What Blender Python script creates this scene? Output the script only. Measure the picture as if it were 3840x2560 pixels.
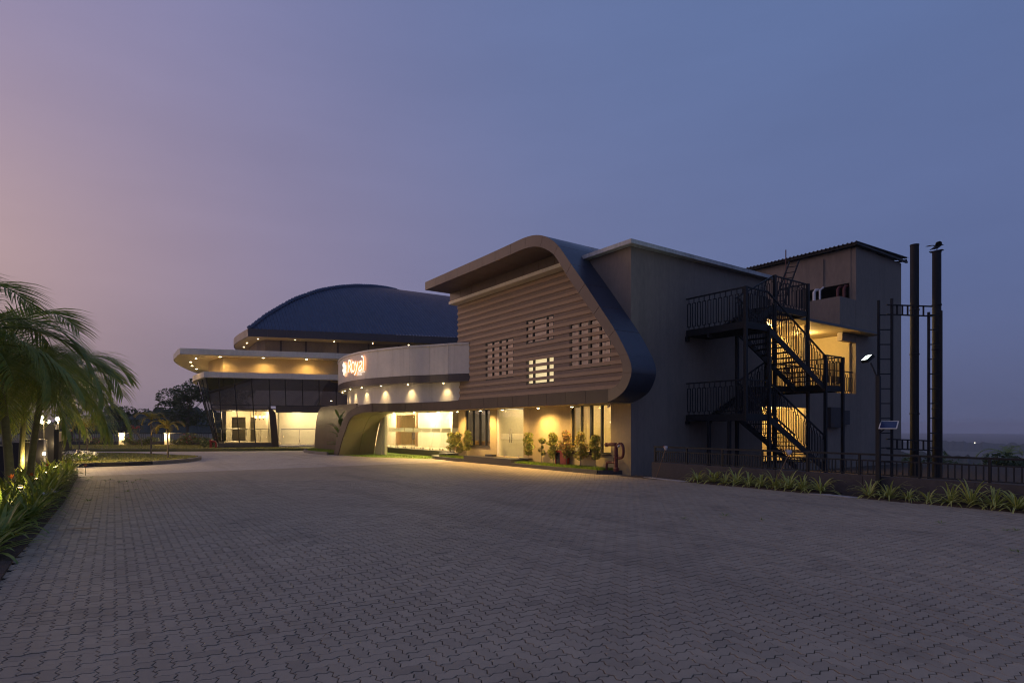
import bpy, math, random
import numpy as np
from mathutils import Vector, Matrix

for _o in list(bpy.data.objects):
    bpy.data.objects.remove(_o)
scene = bpy.context.scene
col = scene.collection
R = math.radians
rng = random.Random(7)

# ------------------------------------------------------------------ camera
cam_d = bpy.data.cameras.new('camera')
cam = bpy.data.objects.new('camera', cam_d)
col.objects.link(cam)
cam.location = (14.663, -15.567, 1.7)
cam.rotation_euler = (R(90), 0, R(54.646))
cam_d.sensor_width = 36
cam_d.lens = 36 * 2220 / 3840
cam_d.shift_y = 320 / 3840
cam_d.clip_start = 0.05
cam_d.clip_end = 6000
scene.camera = cam

# ------------------------------------------------------------------ sky: dusk, glow low in the west (left of the view)
world = bpy.data.worlds.new('World')
scene.world = world
world.use_nodes = True
wt = world.node_tree
wt.nodes.clear()
GLOW = Vector((-0.80, -0.60, 0.0)).normalized()


def wn(kind, **kw):
    n = wt.nodes.new(kind)
    for k, v in kw.items():
        setattr(n, k, v)
    return n


def wmath(op, a, b=None, clamp=False):
    n = wn('ShaderNodeMath', operation=op)
    n.use_clamp = clamp
    for i, v in enumerate((a, b)):
        if v is None:
            continue
        if hasattr(v, 'is_output'):
            wt.links.new(v, n.inputs[i])
        else:
            n.inputs[i].default_value = v
    return n.outputs[0]


def wramp(fac, stops):
    n = wn('ShaderNodeValToRGB')
    n.color_ramp.interpolation = 'B_SPLINE'
    els = n.color_ramp.elements
    while len(els) > 1:
        els.remove(els[-1])
    els[0].position = stops[0][0]
    els[0].color = (*stops[0][1], 1)
    for p, c in stops[1:]:
        e = els.new(p)
        e.color = (*c, 1)
    wt.links.new(fac, n.inputs[0])
    return n.outputs[0]


wtc = wn('ShaderNodeTexCoord')
wsep = wn('ShaderNodeSeparateXYZ')
wt.links.new(wtc.outputs['Generated'], wsep.inputs[0])
wdot = wn('ShaderNodeVectorMath', operation='DOT_PRODUCT')
wt.links.new(wtc.outputs['Generated'], wdot.inputs[0])
wdot.inputs[1].default_value = GLOW
w_az = wmath('MULTIPLY_ADD', wdot.outputs['Value'], 0.5)          # 0 away from the glow, 1 towards it
w_az.node.inputs[2].default_value = 0.5
w_el = wmath('MAXIMUM', wsep.outputs[2], 0.0)
# colours at the horizon and high up, each from the dark side to the glow
low = wramp(w_az, [(0.0, (0.074, 0.090, 0.176)), (0.40, (0.084, 0.098, 0.188)), (0.66, (0.129, 0.128, 0.202)),
                   (0.84, (0.194, 0.160, 0.210)), (0.94, (0.282, 0.199, 0.214)), (1.0, (0.777, 0.466, 0.312))])
mid = wramp(w_az, [(0.0, (0.088, 0.120, 0.259)), (0.35, (0.095, 0.130, 0.271)), (0.62, (0.132, 0.158, 0.293)),
                   (0.80, (0.226, 0.196, 0.302)), (0.92, (0.345, 0.250, 0.288)), (1.0, (0.826, 0.524, 0.351))])
high = wramp(w_az, [(0.0, (0.084, 0.126, 0.273)), (0.40, (0.095, 0.143, 0.298)), (0.62, (0.115, 0.159, 0.317)),
                    (0.80, (0.181, 0.186, 0.337)), (1.0, (0.330, 0.262, 0.371))])
f1 = wn('ShaderNodeMapRange', interpolation_type='SMOOTHSTEP')
wt.links.new(w_el, f1.inputs[0])
f1.inputs[1].default_value = 0.0
f1.inputs[2].default_value = 0.26
f2 = wn('ShaderNodeMapRange', interpolation_type='SMOOTHSTEP')
wt.links.new(w_el, f2.inputs[0])
f2.inputs[1].default_value = 0.20
f2.inputs[2].default_value = 0.62
m1 = wn('ShaderNodeMix', data_type='RGBA')
wt.links.new(f1.outputs[0], m1.inputs[0]); wt.links.new(low, m1.inputs[6]); wt.links.new(mid, m1.inputs[7])
m2 = wn('ShaderNodeMix', data_type='RGBA')
wt.links.new(f2.outputs[0], m2.inputs[0]); wt.links.new(m1.outputs[2], m2.inputs[6]); wt.links.new(high, m2.inputs[7])
# thin uneven haze: a few per cent up and down over wide stretches of sky
wmap = wn('ShaderNodeMapping'); wmap.inputs['Scale'].default_value = (1.2, 1.2, 5.0)
wt.links.new(wtc.outputs['Generated'], wmap.inputs[0])
wno = wn('ShaderNodeTexNoise'); wno.inputs['Scale'].default_value = 1.6; wno.inputs['Detail'].default_value = 5.0; wno.inputs['Roughness'].default_value = .55
wt.links.new(wmap.outputs[0], wno.inputs['Vector'])
wst = wn('ShaderNodeMapRange'); wt.links.new(wno.outputs['Fac'], wst.inputs[0])
wst.inputs[1].default_value = .3; wst.inputs[2].default_value = .7; wst.inputs[3].default_value = .955; wst.inputs[4].default_value = 1.045
wbg = wn('ShaderNodeBackground')
wt.links.new(wst.outputs[0], wbg.inputs[1])
wt.links.new(m2.outputs[2], wbg.inputs[0])
wout = wn('ShaderNodeOutputWorld')
wt.links.new(wbg.outputs[0], wout.inputs[0])

# ------------------------------------------------------------------ last glow of the sun, already very soft
sun_d = bpy.data.lights.new('sun', 'SUN')
sun_d.energy = 0.24
sun_d.angle = R(46)
sun_d.color = (1.0, 0.66, 0.55)
sun = bpy.data.objects.new('sun', sun_d)
col.objects.link(sun)
sdir = Vector((-0.80, -0.60, math.tan(R(13)))).normalized()       # towards the glow
sun.rotation_euler = sdir.to_track_quat('Z', 'Y').to_euler()
sun.location = (-40, -40, 30)

vs = scene.view_settings
vs.view_transform = 'Standard'
vs.look = 'None'
vs.exposure = 0.22
vs.gamma = 1.0
vs.use_curve_mapping = False
cy = scene.cycles
cy.use_denoising = True
cy.filter_width = 1.1
cy.max_bounces = 8
cy.diffuse_bounces = 4
cy.glossy_bounces = 4
cy.transmission_bounces = 6
cy.transparent_max_bounces = 16
cy.volume_bounces = 0
cy.sample_clamp_indirect = 4.0
cy.caustics_reflective = False
cy.caustics_refractive = False


# ------------------------------------------------------------------ helpers: objects
def link(o, parent=None):
    col.objects.link(o)
    if parent is not None:
        o.parent = parent
        if parent.get('_base') is not None:
            b = parent['_base']
            o.matrix_parent_inverse = Matrix.Translation((-b[0], -b[1], -b[2]))
    return o


def tag(o, label=None, cat=None, group=None, kind=None):
    if label: o['label'] = label
    if cat: o['category'] = cat
    if group: o['group'] = group
    if kind: o['kind'] = kind
    return o


def thing(name, label, cat, loc=(0, 0, 0), group=None, local=False, rz=0.0):
    """an Empty at the base of a thing; its parts are written in world metres unless local"""
    o = bpy.data.objects.new(name, None)
    o.empty_display_size = 0.3
    col.objects.link(o)
    o.location = loc
    o.rotation_euler = (0, 0, rz)
    if not local:
        o['_base'] = [float(v) for v in loc]
    return tag(o, label, cat, group)


def copy_tree(o, parent=None):
    c = o.copy()
    col.objects.link(c)
    c.parent = parent
    for ch in o.children:
        copy_tree(ch, c)
    return c


class MB:
    """collects shapes; build() links them as one mesh object"""
    def __init__(s):
        s.v, s.f, s.m = [], [], []
        s.mi = 0
        s.attr = None

    def add(s, vs, fs):
        b = len(s.v)
        s.v.extend([tuple(p) for p in vs])
        s.f.extend([tuple(b + i for i in f) for f in fs])
        s.m.extend([s.mi] * len(fs))
        return s

    def box(s, x0, x1, y0, y1, z0, z1):
        vs = [(x, y, z) for z in (z0, z1) for y in (y0, y1) for x in (x0, x1)]
        return s.add(vs, [(0, 2, 3, 1), (4, 5, 7, 6), (0, 1, 5, 4), (2, 6, 7, 3), (0, 4, 6, 2), (1, 3, 7, 5)])

    def bar(s, a, b, w, h=None, up=(0, 0, 1)):
        """square bar from a to b, w wide, h along up"""
        h = h or w
        a, b = Vector(a), Vector(b)
        d = (b - a).normalized()
        u = Vector(up)
        if abs(d.dot(u)) > 0.98:
            u = Vector((1, 0, 0))
        sd = d.cross(u).normalized()
        u = sd.cross(d).normalized()
        vs = []
        for p in (a, b):
            for i, j in ((-1, -1), (1, -1), (1, 1), (-1, 1)):
                vs.append(p + sd * i * w / 2 + u * j * h / 2)
        return s.add(vs, [(0, 1, 2, 3), (7, 6, 5, 4), (0, 4, 5, 1), (1, 5, 6, 2), (2, 6, 7, 3), (3, 7, 4, 0)])

    def tube(s, pts, r, n=8, cap=True):
        pts = [Vector(p) for p in pts]
        rr = r if hasattr(r, '__len__') else [r] * len(pts)
        rings, ref = [], None
        for i, p in enumerate(pts):
            d = (pts[min(i + 1, len(pts) - 1)] - pts[max(i - 1, 0)]).normalized()
            if ref is None:
                ref = Vector((1, 0, 0)) if abs(d.x) < 0.9 else Vector((0, 1, 0))
            a = d.cross(ref).normalized()
            bb = d.cross(a).normalized()
            ref = -bb.cross(d) if False else ref
            rings.append([p + (a * math.cos(2 * math.pi * k / n) + bb * math.sin(2 * math.pi * k / n)) * rr[i] for k in range(n)])
        vs = [q for ring in rings for q in ring]
        fs = []
        for i in range(len(pts) - 1):
            for k in range(n):
                fs.append((i * n + k, i * n + (k + 1) % n, (i + 1) * n + (k + 1) % n, (i + 1) * n + k))
        if cap:
            fs.append(tuple(range(n - 1, -1, -1)))
            fs.append(tuple((len(pts) - 1) * n + k for k in range(n)))
        return s.add(vs, fs)

    def prism(s, poly, lo, hi, axis='z'):
        """polygon (2D) pulled from lo to hi along axis; poly in the two other axes' order"""
        def P(p, h):
            if axis == 'z': return (p[0], p[1], h)
            if axis == 'y': return (p[0], h, p[1])
            return (h, p[0], p[1])
        n = len(poly)
        vs = [P(p, lo) for p in poly] + [P(p, hi) for p in poly]
        fs = [tuple(range(n - 1, -1, -1)), tuple(range(n, 2 * n))]
        for i in range(n):
            j = (i + 1) % n
            fs.append((i, j, n + j, n + i))
        return s.add(vs, fs)

    def lathe(s, prof, c=(0, 0, 0), n=16, rx=1.0, ry=1.0):
        vs, fs = [], []
        for r, z in prof:
            for k in range(n):
                t = 2 * math.pi * k / n
                vs.append((c[0] + r * rx * math.cos(t), c[1] + r * ry * math.sin(t), c[2] + z))
        for i in range(len(prof) - 1):
            for k in range(n):
                fs.append((i * n + k, i * n + (k + 1) % n, (i + 1) * n + (k + 1) % n, (i + 1) * n + k))
        fs.append(tuple(range(n - 1, -1, -1)))
        fs.append(tuple((len(prof) - 1) * n + k for k in range(n)))
        return s.add(vs, fs)

    def grid(s, rows):
        """rows of points -> a sheet"""
        n = len(rows[0])
        vs = [p for r in rows for p in r]
        fs = []
        for i in range(len(rows) - 1):
            for k in range(n - 1):
                fs.append((i * n + k, i * n + k + 1, (i + 1) * n + k + 1, (i + 1) * n + k))
        return s.add(vs, fs)

    def build(s, name, mat, parent=None, smooth=False, loc=None):
        me = bpy.data.meshes.new(name)
        me.from_pydata([tuple(p) for p in s.v], [], s.f)
        mats = mat if isinstance(mat, (list, tuple)) else [mat]
        for m in mats:
            me.materials.append(m)
        if len(mats) > 1:
            me.polygons.foreach_set('material_index', s.m)
        if smooth:
            me.polygons.foreach_set('use_smooth', [True] * len(me.polygons))
            try:
                me.set_sharp_from_angle(angle=R(smooth if smooth is not True else 40))
            except Exception:
                pass
        if s.attr is not None:
            at = me.attributes.new('tint', 'FLOAT', 'POINT')
            at.data.foreach_set('value', s.attr)
        me.update()
        o = bpy.data.objects.new(name, me)
        if loc is not None:
            o.location = loc
        return link(o, parent)


def outward(o):
    """consistent outward normals (only needed for a few shapes)"""
    import bmesh
    bm = bmesh.new(); bm.from_mesh(o.data)
    bmesh.ops.recalc_face_normals(bm, faces=bm.faces)
    bm.to_mesh(o.data); bm.free()
    return o


def linked(o, name, parent, loc=None):
    """another object on the same mesh"""
    c = bpy.data.objects.new(name, o.data)
    if loc is not None:
        c.location = loc
    return link(c, parent)


def catmull(P, n=8):
    P = [np.array(p, float) for p in P]
    out = []
    for i in range(len(P) - 1):
        a, b, c, d = P[max(i - 1, 0)], P[i], P[i + 1], P[min(i + 2, len(P) - 1)]
        for k in range(n):
            t = k / n
            out.append(.5 * (2 * b + (c - a) * t + (2 * a - 5 * b + 4 * c - d) * t * t + (3 * b - a - 3 * c + d) * t ** 3))
    out.append(P[-1])
    return [tuple(p) for p in out]


def offset2(path, d):
    """a 2D polyline moved sideways by d (left of travel)"""
    out = []
    for i, p in enumerate(path):
        a = path[max(i - 1, 0)]; b = path[min(i + 1, len(path) - 1)]
        tx, ty = b[0] - a[0], b[1] - a[1]
        L = math.hypot(tx, ty)
        out.append((p[0] - ty / L * d, p[1] + tx / L * d))
    return out


def wall_holes(mb, u0, u1, z0, z1, t0, t1, holes, axis='y'):
    """a wall in the u-z plane, t0..t1 thick, with rectangular holes (u0,u1,z0,z1)"""
    us = sorted({u0, u1, *[min(max(h[i], u0), u1) for h in holes for i in (0, 1)]})
    zs = sorted({z0, z1, *[min(max(h[i], z0), z1) for h in holes for i in (2, 3)]})
    for i in range(len(us) - 1):
        run = None
        for j in range(len(zs) - 1):
            cu, cz = (us[i] + us[i + 1]) / 2, (zs[j] + zs[j + 1]) / 2
            solid = not any(h[0] < cu < h[1] and h[2] < cz < h[3] for h in holes)
            if solid:
                run = (run[0], zs[j + 1]) if run else (zs[j], zs[j + 1])
            if (not solid or j == len(zs) - 2) and run:
                if axis == 'y': mb.box(us[i], us[i + 1], t0, t1, run[0], run[1])
                else: mb.box(t0, t1, us[i], us[i + 1], run[0], run[1])
                run = None
    return mb


# ------------------------------------------------------------------ helpers: materials
def srgb(r, g, b):
    f = lambda c: (c / 255 / 12.92) if c / 255 <= 0.04045 else ((c / 255 + 0.055) / 1.055) ** 2.4
    return (f(r), f(g), f(b))


def nt(name):
    m = bpy.data.materials.new(name)
    m.use_nodes = True
    return m, m.node_tree, m.node_tree.nodes['Principled BSDF']


def noise(t, scale, detail=4.0, vec=None, rough=0.55):
    n = t.nodes.new('ShaderNodeTexNoise')
    n.inputs['Scale'].default_value = scale
    n.inputs['Detail'].default_value = detail
    n.inputs['Roughness'].default_value = rough
    if vec is not None:
        t.links.new(vec, n.inputs['Vector'])
    return n.outputs['Fac']


def coords(t, scale=(1, 1, 1), kind='Object'):
    c = t.nodes.new('ShaderNodeTexCoord')
    m = t.nodes.new('ShaderNodeMapping')
    m.inputs['Scale'].default_value = scale
    t.links.new(c.outputs[kind], m.inputs[0])
    return m.outputs[0]


def mixc(t, fac, a, b):
    n = t.nodes.new('ShaderNodeMix')
    n.data_type = 'RGBA'
    for i, v in ((0, fac), (6, a), (7, b)):
        if hasattr(v, 'is_output'):
            t.links.new(v, n.inputs[i])
        elif i == 0:
            n.inputs[0].default_value = v
        else:
            n.inputs[i].default_value = (*v, 1)
    return n.outputs[2]


def ramp(t, fac, lo, hi):
    n = t.nodes.new('ShaderNodeMapRange')
    n.inputs[1].default_value = lo
    n.inputs[2].default_value = hi
    t.links.new(fac, n.inputs[0])
    return n.outputs[0]


def bumpn(t, bs, h, strength, dist=0.02):
    n = t.nodes.new('ShaderNodeBump')
    n.inputs['Strength'].default_value = strength
    n.inputs['Distance'].default_value = dist
    t.links.new(h, n.inputs['Height'])
    t.links.new(n.outputs[0], bs.inputs['Normal'])


def mat(name, c, rough=0.6, metal=0.0, var=0.10, vscale=1.5, bump=0.0, bscale=60.0, bdist=0.01, stretch=(1, 1, 1), spec=0.5, rvar=0.06):
    m, t, b = nt(name)
    v = coords(t, stretch)
    n1 = noise(t, vscale, 5, v)
    n2 = noise(t, vscale * 9, 3, v)
    f = t.nodes.new('ShaderNodeMath'); f.operation = 'ADD'
    t.links.new(n1, f.inputs[0]); t.links.new(n2, f.inputs[1])
    fac = ramp(t, f.outputs[0], 0.7, 1.3)
    colr = mixc(t, fac, tuple(x * (1 - var) for x in c), tuple(min(1, x * (1 + var)) for x in c))
    t.links.new(colr, b.inputs['Base Color'])
    rm = t.nodes.new('ShaderNodeMapRange')
    t.links.new(n1, rm.inputs[0])
    rm.inputs[1].default_value = .3; rm.inputs[2].default_value = .7
    rm.inputs[3].default_value = max(.03, rough - rvar); rm.inputs[4].default_value = min(1, rough + rvar)
    t.links.new(rm.outputs[0], b.inputs['Roughness'])
    b.inputs['Metallic'].default_value = metal
    b.inputs['Specular IOR Level'].default_value = spec
    if bump:
        bumpn(t, b, noise(t, bscale, 3, coords(t)), bump, bdist)
    return m


def emit(name, c, strength):
    m, t, b = nt(name)
    b.inputs['Base Color'].default_value = (0.8, 0.8, 0.8, 1)
    b.inputs['Emission Color'].default_value = (*c, 1)
    b.inputs['Emission Strength'].default_value = strength
    return m


def glassmat(name, tint=(0.92, 0.95, 0.93), rough=0.0, ior=1.5, boost=0.0):
    """thin pane: see-through, reflecting by angle"""
    m = bpy.data.materials.new(name)
    m.use_nodes = True
    t = m.node_tree
    t.nodes.clear()
    o = t.nodes.new('ShaderNodeOutputMaterial')
    mx = t.nodes.new('ShaderNodeMixShader')
    tr = t.nodes.new('ShaderNodeBsdfTransparent')
    tr.inputs[0].default_value = (*tint, 1)
    gl = t.nodes.new('ShaderNodeBsdfGlossy')
    gl.inputs['Roughness'].default_value = rough
    fr = t.nodes.new('ShaderNodeFresnel')
    ge = t.nodes.new('ShaderNodeNewGeometry')
    mr = t.nodes.new('ShaderNodeMapRange')
    mr.inputs[3].default_value = ior; mr.inputs[4].default_value = 1 / ior      # a back face must not act as the inside of solid glass
    t.links.new(ge.outputs['Backfacing'], mr.inputs[0]); t.links.new(mr.outputs[0], fr.inputs[0])
    ad = t.nodes.new('ShaderNodeMath'); ad.operation = 'ADD'; ad.use_clamp = True
    ad.inputs[1].default_value = boost
    t.links.new(fr.outputs[0], ad.inputs[0])
    t.links.new(ad.outputs[0], mx.inputs[0])
    t.links.new(tr.outputs[0], mx.inputs[1]); t.links.new(gl.outputs[0], mx.inputs[2])
    t.links.new(mx.outputs[0], o.inputs[0])
    return m


def leafmat(name, c1, c2, rough=0.5, tint_edges=None, trans=0.25):
    """two greens spread over the leaves, some light through them; 'tint' attribute mixes towards tint_edges"""
    m, t, b = nt(name)
    v = coords(t)
    fac = ramp(t, noise(t, 6.0, 2, v), 0.35, 0.65)
    c = mixc(t, fac, c1, c2)
    if tint_edges:
        a = t.nodes.new('ShaderNodeAttribute'); a.attribute_name = 'tint'
        c = mixc(t, a.outputs['Fac'], c, tint_edges)
    t.links.new(c, b.inputs['Base Color'])
    b.inputs['Roughness'].default_value = rough
    tr = t.nodes.new('ShaderNodeBsdfTranslucent')
    t.links.new(c, tr.inputs[0])
    mx = t.nodes.new('ShaderNodeMixShader')
    mx.inputs[0].default_value = trans
    t.links.new(b.outputs[0], mx.inputs[1]); t.links.new(tr.outputs[0], mx.inputs[2])
    out = [n for n in t.nodes if n.type == 'OUTPUT_MATERIAL'][0]
    t.links.new(mx.outputs[0], out.inputs[0])
    return m


M = {}
M['plaster'] = mat('rough_plaster', (0.235, 0.188, 0.152), 0.85, var=.12, vscale=.9, bump=.55, bscale=38, bdist=.012, stretch=(1, 1, .35))
def streaky(m, dark=.72, xs=2.2, amt=.5):
    """rain streaks and repainted patches over a wall paint"""
    t = m.node_tree; b = t.nodes['Principled BSDF']
    src = b.inputs['Base Color'].links[0].from_socket
    s1 = ramp(t, noise(t, xs, 6, coords(t, (1, 1, .06)), .65), .50, .72)
    s2 = ramp(t, noise(t, .45, 5, coords(t, (1, 1, .8)), .6), .44, .60)
    mu = t.nodes.new('ShaderNodeMix'); mu.data_type = 'RGBA'; mu.blend_type = 'MULTIPLY'
    f = t.nodes.new('ShaderNodeMath'); f.operation = 'MULTIPLY'; f.inputs[1].default_value = amt
    t.links.new(s1, f.inputs[0]); t.links.new(f.outputs[0], mu.inputs[0])
    t.links.new(src, mu.inputs[6]); mu.inputs[7].default_value = (dark, dark, dark, 1)
    m2_ = t.nodes.new('ShaderNodeMix'); m2_.data_type = 'RGBA'; m2_.blend_type = 'MULTIPLY'
    f2_ = t.nodes.new('ShaderNodeMath'); f2_.operation = 'MULTIPLY'; f2_.inputs[1].default_value = amt
    t.links.new(s2, f2_.inputs[0]); t.links.new(f2_.outputs[0], m2_.inputs[0])
    t.links.new(mu.outputs[2], m2_.inputs[6]); m2_.inputs[7].default_value = (1.18, 1.15, 1.12, 1)
    t.links.new(m2_.outputs[2], b.inputs['Base Color'])
    return m


streaky(M['plaster'], .74, 2.4, .45)
M['slatwall'] = mat('slat_wall_paint', (0.250, 0.185, 0.148), 0.85, var=.14, vscale=1.2, bump=.6, bscale=45, bdist=.01, stretch=(.5, 1, 1))
M['slat'] = mat('wood_tone_slat', (0.350, 0.235, 0.158), 0.6, var=.16, vscale=1.0, stretch=(.6, 1, 4), bump=.15, bscale=30)
M['cladmid'] = mat('brown_cladding', (0.066, 0.047, 0.040), 0.45, var=.10, vscale=.6, spec=.22)
M['clad'] = mat('bronze_cladding', (0.112, 0.078, 0.067), 0.38, var=.07, vscale=.6, spec=.32)
M['cladsky'] = mat('sky_tinted_cladding', (0.030, 0.036, 0.062), 0.34, var=.1, vscale=.6)  # dark outer cladding; its blue is reflected sky put into the base colour
M['shell'] = mat('olive_bronze_cladding', (0.30, 0.25, 0.16), 0.36, var=.06, vscale=.6)
M['claddark'] = mat('dark_bronze_cladding', (0.070, 0.052, 0.050), 0.36, var=.1, vscale=.6)
M['core'] = mat('joint_filler', (0.02, 0.018, 0.018), .8)
M['white'] = mat('white_paint', (0.68, 0.62, 0.53), .55, var=.06, vscale=.7)
M['cream'] = mat('cream_paint', (0.62, 0.57, 0.47), .6, var=.05, vscale=.8)
M['acpwhite'] = mat('white_cladding', (0.60, 0.56, 0.53), .42, var=.05, vscale=.5)
M['cornice'] = mat('weathered_white_concrete', (0.50, 0.49, 0.48), .75, var=.2, vscale=1.4, stretch=(1, 1, .3), bump=.2, bscale=20)
M['tan'] = mat('tan_paint', (0.46, 0.36, 0.20), .7, var=.06, vscale=.7, bump=.15, bscale=40)
M['wallgrd'] = mat('ground_floor_plaster', (0.38, 0.30, 0.17), .8, var=.08, vscale=1.0, bump=.3, bscale=45, bdist=.008)
M['frame'] = mat('dark_window_frame', (0.022, 0.022, 0.026), .4, metal=.3)
M['steel'] = mat('black_painted_steel', (0.014, 0.014, 0.016), .6, var=.2, spec=.3)
M['chrome'] = mat('brushed_steel', (0.55, 0.54, 0.52), .3, metal=1)
M['granite'] = mat('dark_granite', (0.045, 0.042, 0.042), .35, var=.3, vscale=30)
M['roofblue'] = mat('blue_roof_sheet', (0.056, 0.076, 0.135), .5, metal=.0, var=.16, vscale=.25, stretch=(.3, 1, 1))
M['roofdark'] = mat('dark_roof_sheet', (0.05, 0.055, 0.07), .5, metal=.2)
M['curtain'] = mat('pink_curtain', (0.80, 0.54, 0.50), .9, var=.08, vscale=6, stretch=(4, 1, .3))
M['curtainy'] = leafmat('cream_curtain', (0.70, 0.58, 0.36), (0.74, 0.64, 0.42), .9, trans=.6)
M['blind'] = emit('lit_blind', (1.0, 0.82, 0.40), 0.72)
M['glass'] = glassmat('clear_glass', (.93, .95, .93))
M['glassw'] = glassmat('window_glass', (.90, .90, .90), boost=.06)
M['glassdark'] = glassmat('dark_tinted_glass', (.09, .085, .078), boost=.14)
M['glassmid'] = glassmat('tinted_glass', (.66, .64, .58), boost=.03)
M['frost'] = leafmat('frosted_film', (.72, .72, .66), (.78, .78, .70), .7, trans=.72)
M['lampface'] = emit('downlight_face', (1.0, .74, .36), 40)
M['lampwarm'] = emit('warm_bulb', (1.0, .62, .25), 40)
M['lampwhite'] = emit('white_bulb', (1.0, .88, .66), 14)
M['lampcool'] = emit('led_floodlight_face', (.80, 1.0, .84), 4)
M['ceilpanel'] = emit('ceiling_light_panel', (1.0, .86, .55), 9)
M['red'] = mat('red_paint', (0.36, 0.030, 0.018), .45, var=.15, vscale=5)
M['redpipe'] = mat('red_pipe_paint', (0.115, 0.020, 0.014), .5, var=.2, vscale=6)
M['pvc'] = mat('white_plastic_pipe', (.62, .62, .64), .5)
M['concrete'] = mat('kerb_concrete', (0.20, 0.175, 0.15), .9, var=.2, vscale=2, bump=.3, bscale=40)
M['kerbdark'] = mat('black_kerb_paint', (0.022, 0.02, 0.02), .7, var=.2)
M['rail'] = mat('grey_fence_paint', (0.045, 0.042, 0.045), .55)
M['compound'] = mat('compound_wall_paint', (0.060, 0.052, 0.054), .85, var=.18, vscale=1.3, bump=.3, bscale=40)
M['soil'] = mat('garden_soil', (0.055, 0.036, 0.024), .95, var=.35, vscale=6, bump=.9, bscale=30, bdist=.03)
M['wood'] = mat('brown_wood', (0.20, 0.115, 0.055), .5, var=.15, vscale=2, stretch=(1, 1, .2))
M['panelblack'] = mat('black_metal_panel', (0.012, 0.012, 0.014), .4, var=.2)
M['aluedge'] = mat('aluminium_edge', (.42, .40, .37), .35, metal=.8)
M['bark'] = mat('palm_bark', (0.13, 0.10, 0.07), .9, var=.3, vscale=5, stretch=(1, 1, 3), bump=.7, bscale=25, bdist=.02)
M['barkgreen'] = mat('green_palm_trunk', (0.16, 0.155, 0.06), .7, var=.3, vscale=3, stretch=(1, 1, 3), bump=.4, bscale=20)
M['barkgrey'] = mat('grey_bark', (0.17, 0.15, 0.12), .9, var=.25, vscale=6, bump=.5, bscale=25)
M['palmleaf'] = leafmat('palm_leaf', (0.19, 0.28, 0.06), (0.33, 0.36, 0.07), .42, trans=.45)
M['youngpalm'] = leafmat('young_palm_leaf', (0.30, 0.27, 0.03), (0.42, 0.27, 0.04), .5, trans=.35)
M['lily'] = leafmat('lily_leaf', (0.13, 0.21, 0.032), (0.30, 0.32, 0.045), .38, trans=.3)
M['spider'] = leafmat('striped_leaf', (0.14, 0.23, 0.045), (0.20, 0.28, 0.055), .45, tint_edges=(0.72, 0.68, 0.18), trans=.25)
M['shrub'] = leafmat('shrub_leaf', (0.17, 0.25, 0.045), (0.33, 0.35, 0.06), .45, tint_edges=(0.42, 0.12, 0.07), trans=.3)
M['tree'] = leafmat('dark_tree_leaf', (0.055, 0.090, 0.030), (0.10, 0.13, 0.042), .55, trans=.2)
M['bush'] = leafmat('hedge_leaf', (0.070, 0.10, 0.02), (0.15, 0.15, 0.03), .5, tint_edges=(.45, .06, .10), trans=.3)
M['bigleaf'] = leafmat('broad_leaf', (0.10, 0.17, 0.035), (0.16, 0.22, 0.05), .4, trans=.3)
M['flower_red'] = mat('red_flower', (.50, .03, .05), .6)
M['flower_orange'] = mat('orange_flower', (.50, .12, .02), .6)
M['flower_white'] = mat('white_flower', (.7, .68, .62), .6)
M['sign'] = emit('sign_letter_face', (1.0, .90, .72), .98)
M['signside'] = emit('sign_letter_side', (1.0, .27, .01), 1.0)
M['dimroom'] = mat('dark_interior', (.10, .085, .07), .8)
M['solar'] = mat('solar_cell', (0.02, .03, .09), .2, var=.2, vscale=20)
M['chairc'] = mat('dark_chair_fabric', (.06, .05, .05), .8)
for _k in ('clad', 'cladmid', 'cladsky', 'acpwhite', 'cornice', 'white', 'compound', 'wallgrd'):
    streaky(M[_k], .74, 3.0, .55)
M['tile'] = mat('floor_tile', (.55, .48, .36), .25, var=.08)

# ================================================================== GROUND
CAMX, CAMY = 14.663, -15.567
VD = Vector((-0.8155, 0.5787))      # level view direction, for sorting by distance only


def sstep(t):
    t = min(1.0, max(0.0, t))
    return t * t * (3 - 2 * t)


def terrain(x, y):
    """site plateau; the land falls away behind the house on the right"""
    d = max(0.0, y - 24 - max(0.0, (-25 - x)) * 0.55)
    r = math.hypot(x - CAMX, y - CAMY)
    z = -0.42 - 4.4 * sstep((y - 23.5 - max(0.0, (-12 - x)) * 2.0) / 9) - 30 * sstep(d / 260)
    if r > 60:
        z += 0.9 * math.sin(x * .021 + 1.3) * math.sin(y * .017) * min(1, (r - 60) / 200)
    return z


mb = MB()
xs = sorted({*[-4000, -2500, -1500, -900, -600, -400, -280, -200, -150, -110, -85, -70, -60], *range(-50, 62, 8), 70, 85, 110, 150, 200, 280, 400, 600, 900, 1500, 2500, 4000})
rows = [[(x, y, terrain(x, y)) for x in xs] for y in xs]
mb.grid(rows)
m, t, b = nt('open_ground')
v = coords(t)
f = ramp(t, noise(t, .05, 6, v), .35, .65)
c = mixc(t, f, (.050, .055, .022), (.085, .070, .035))
f2 = ramp(t, noise(t, 1.2, 5, v), .4, .6)
t.links.new(mixc(t, f2, c, (.04, .045, .02)), b.inputs['Base Color'])
b.inputs['Roughness'].default_value = .95
M['ground'] = m
tag(mb.build('ground', m), kind='structure')

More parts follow.
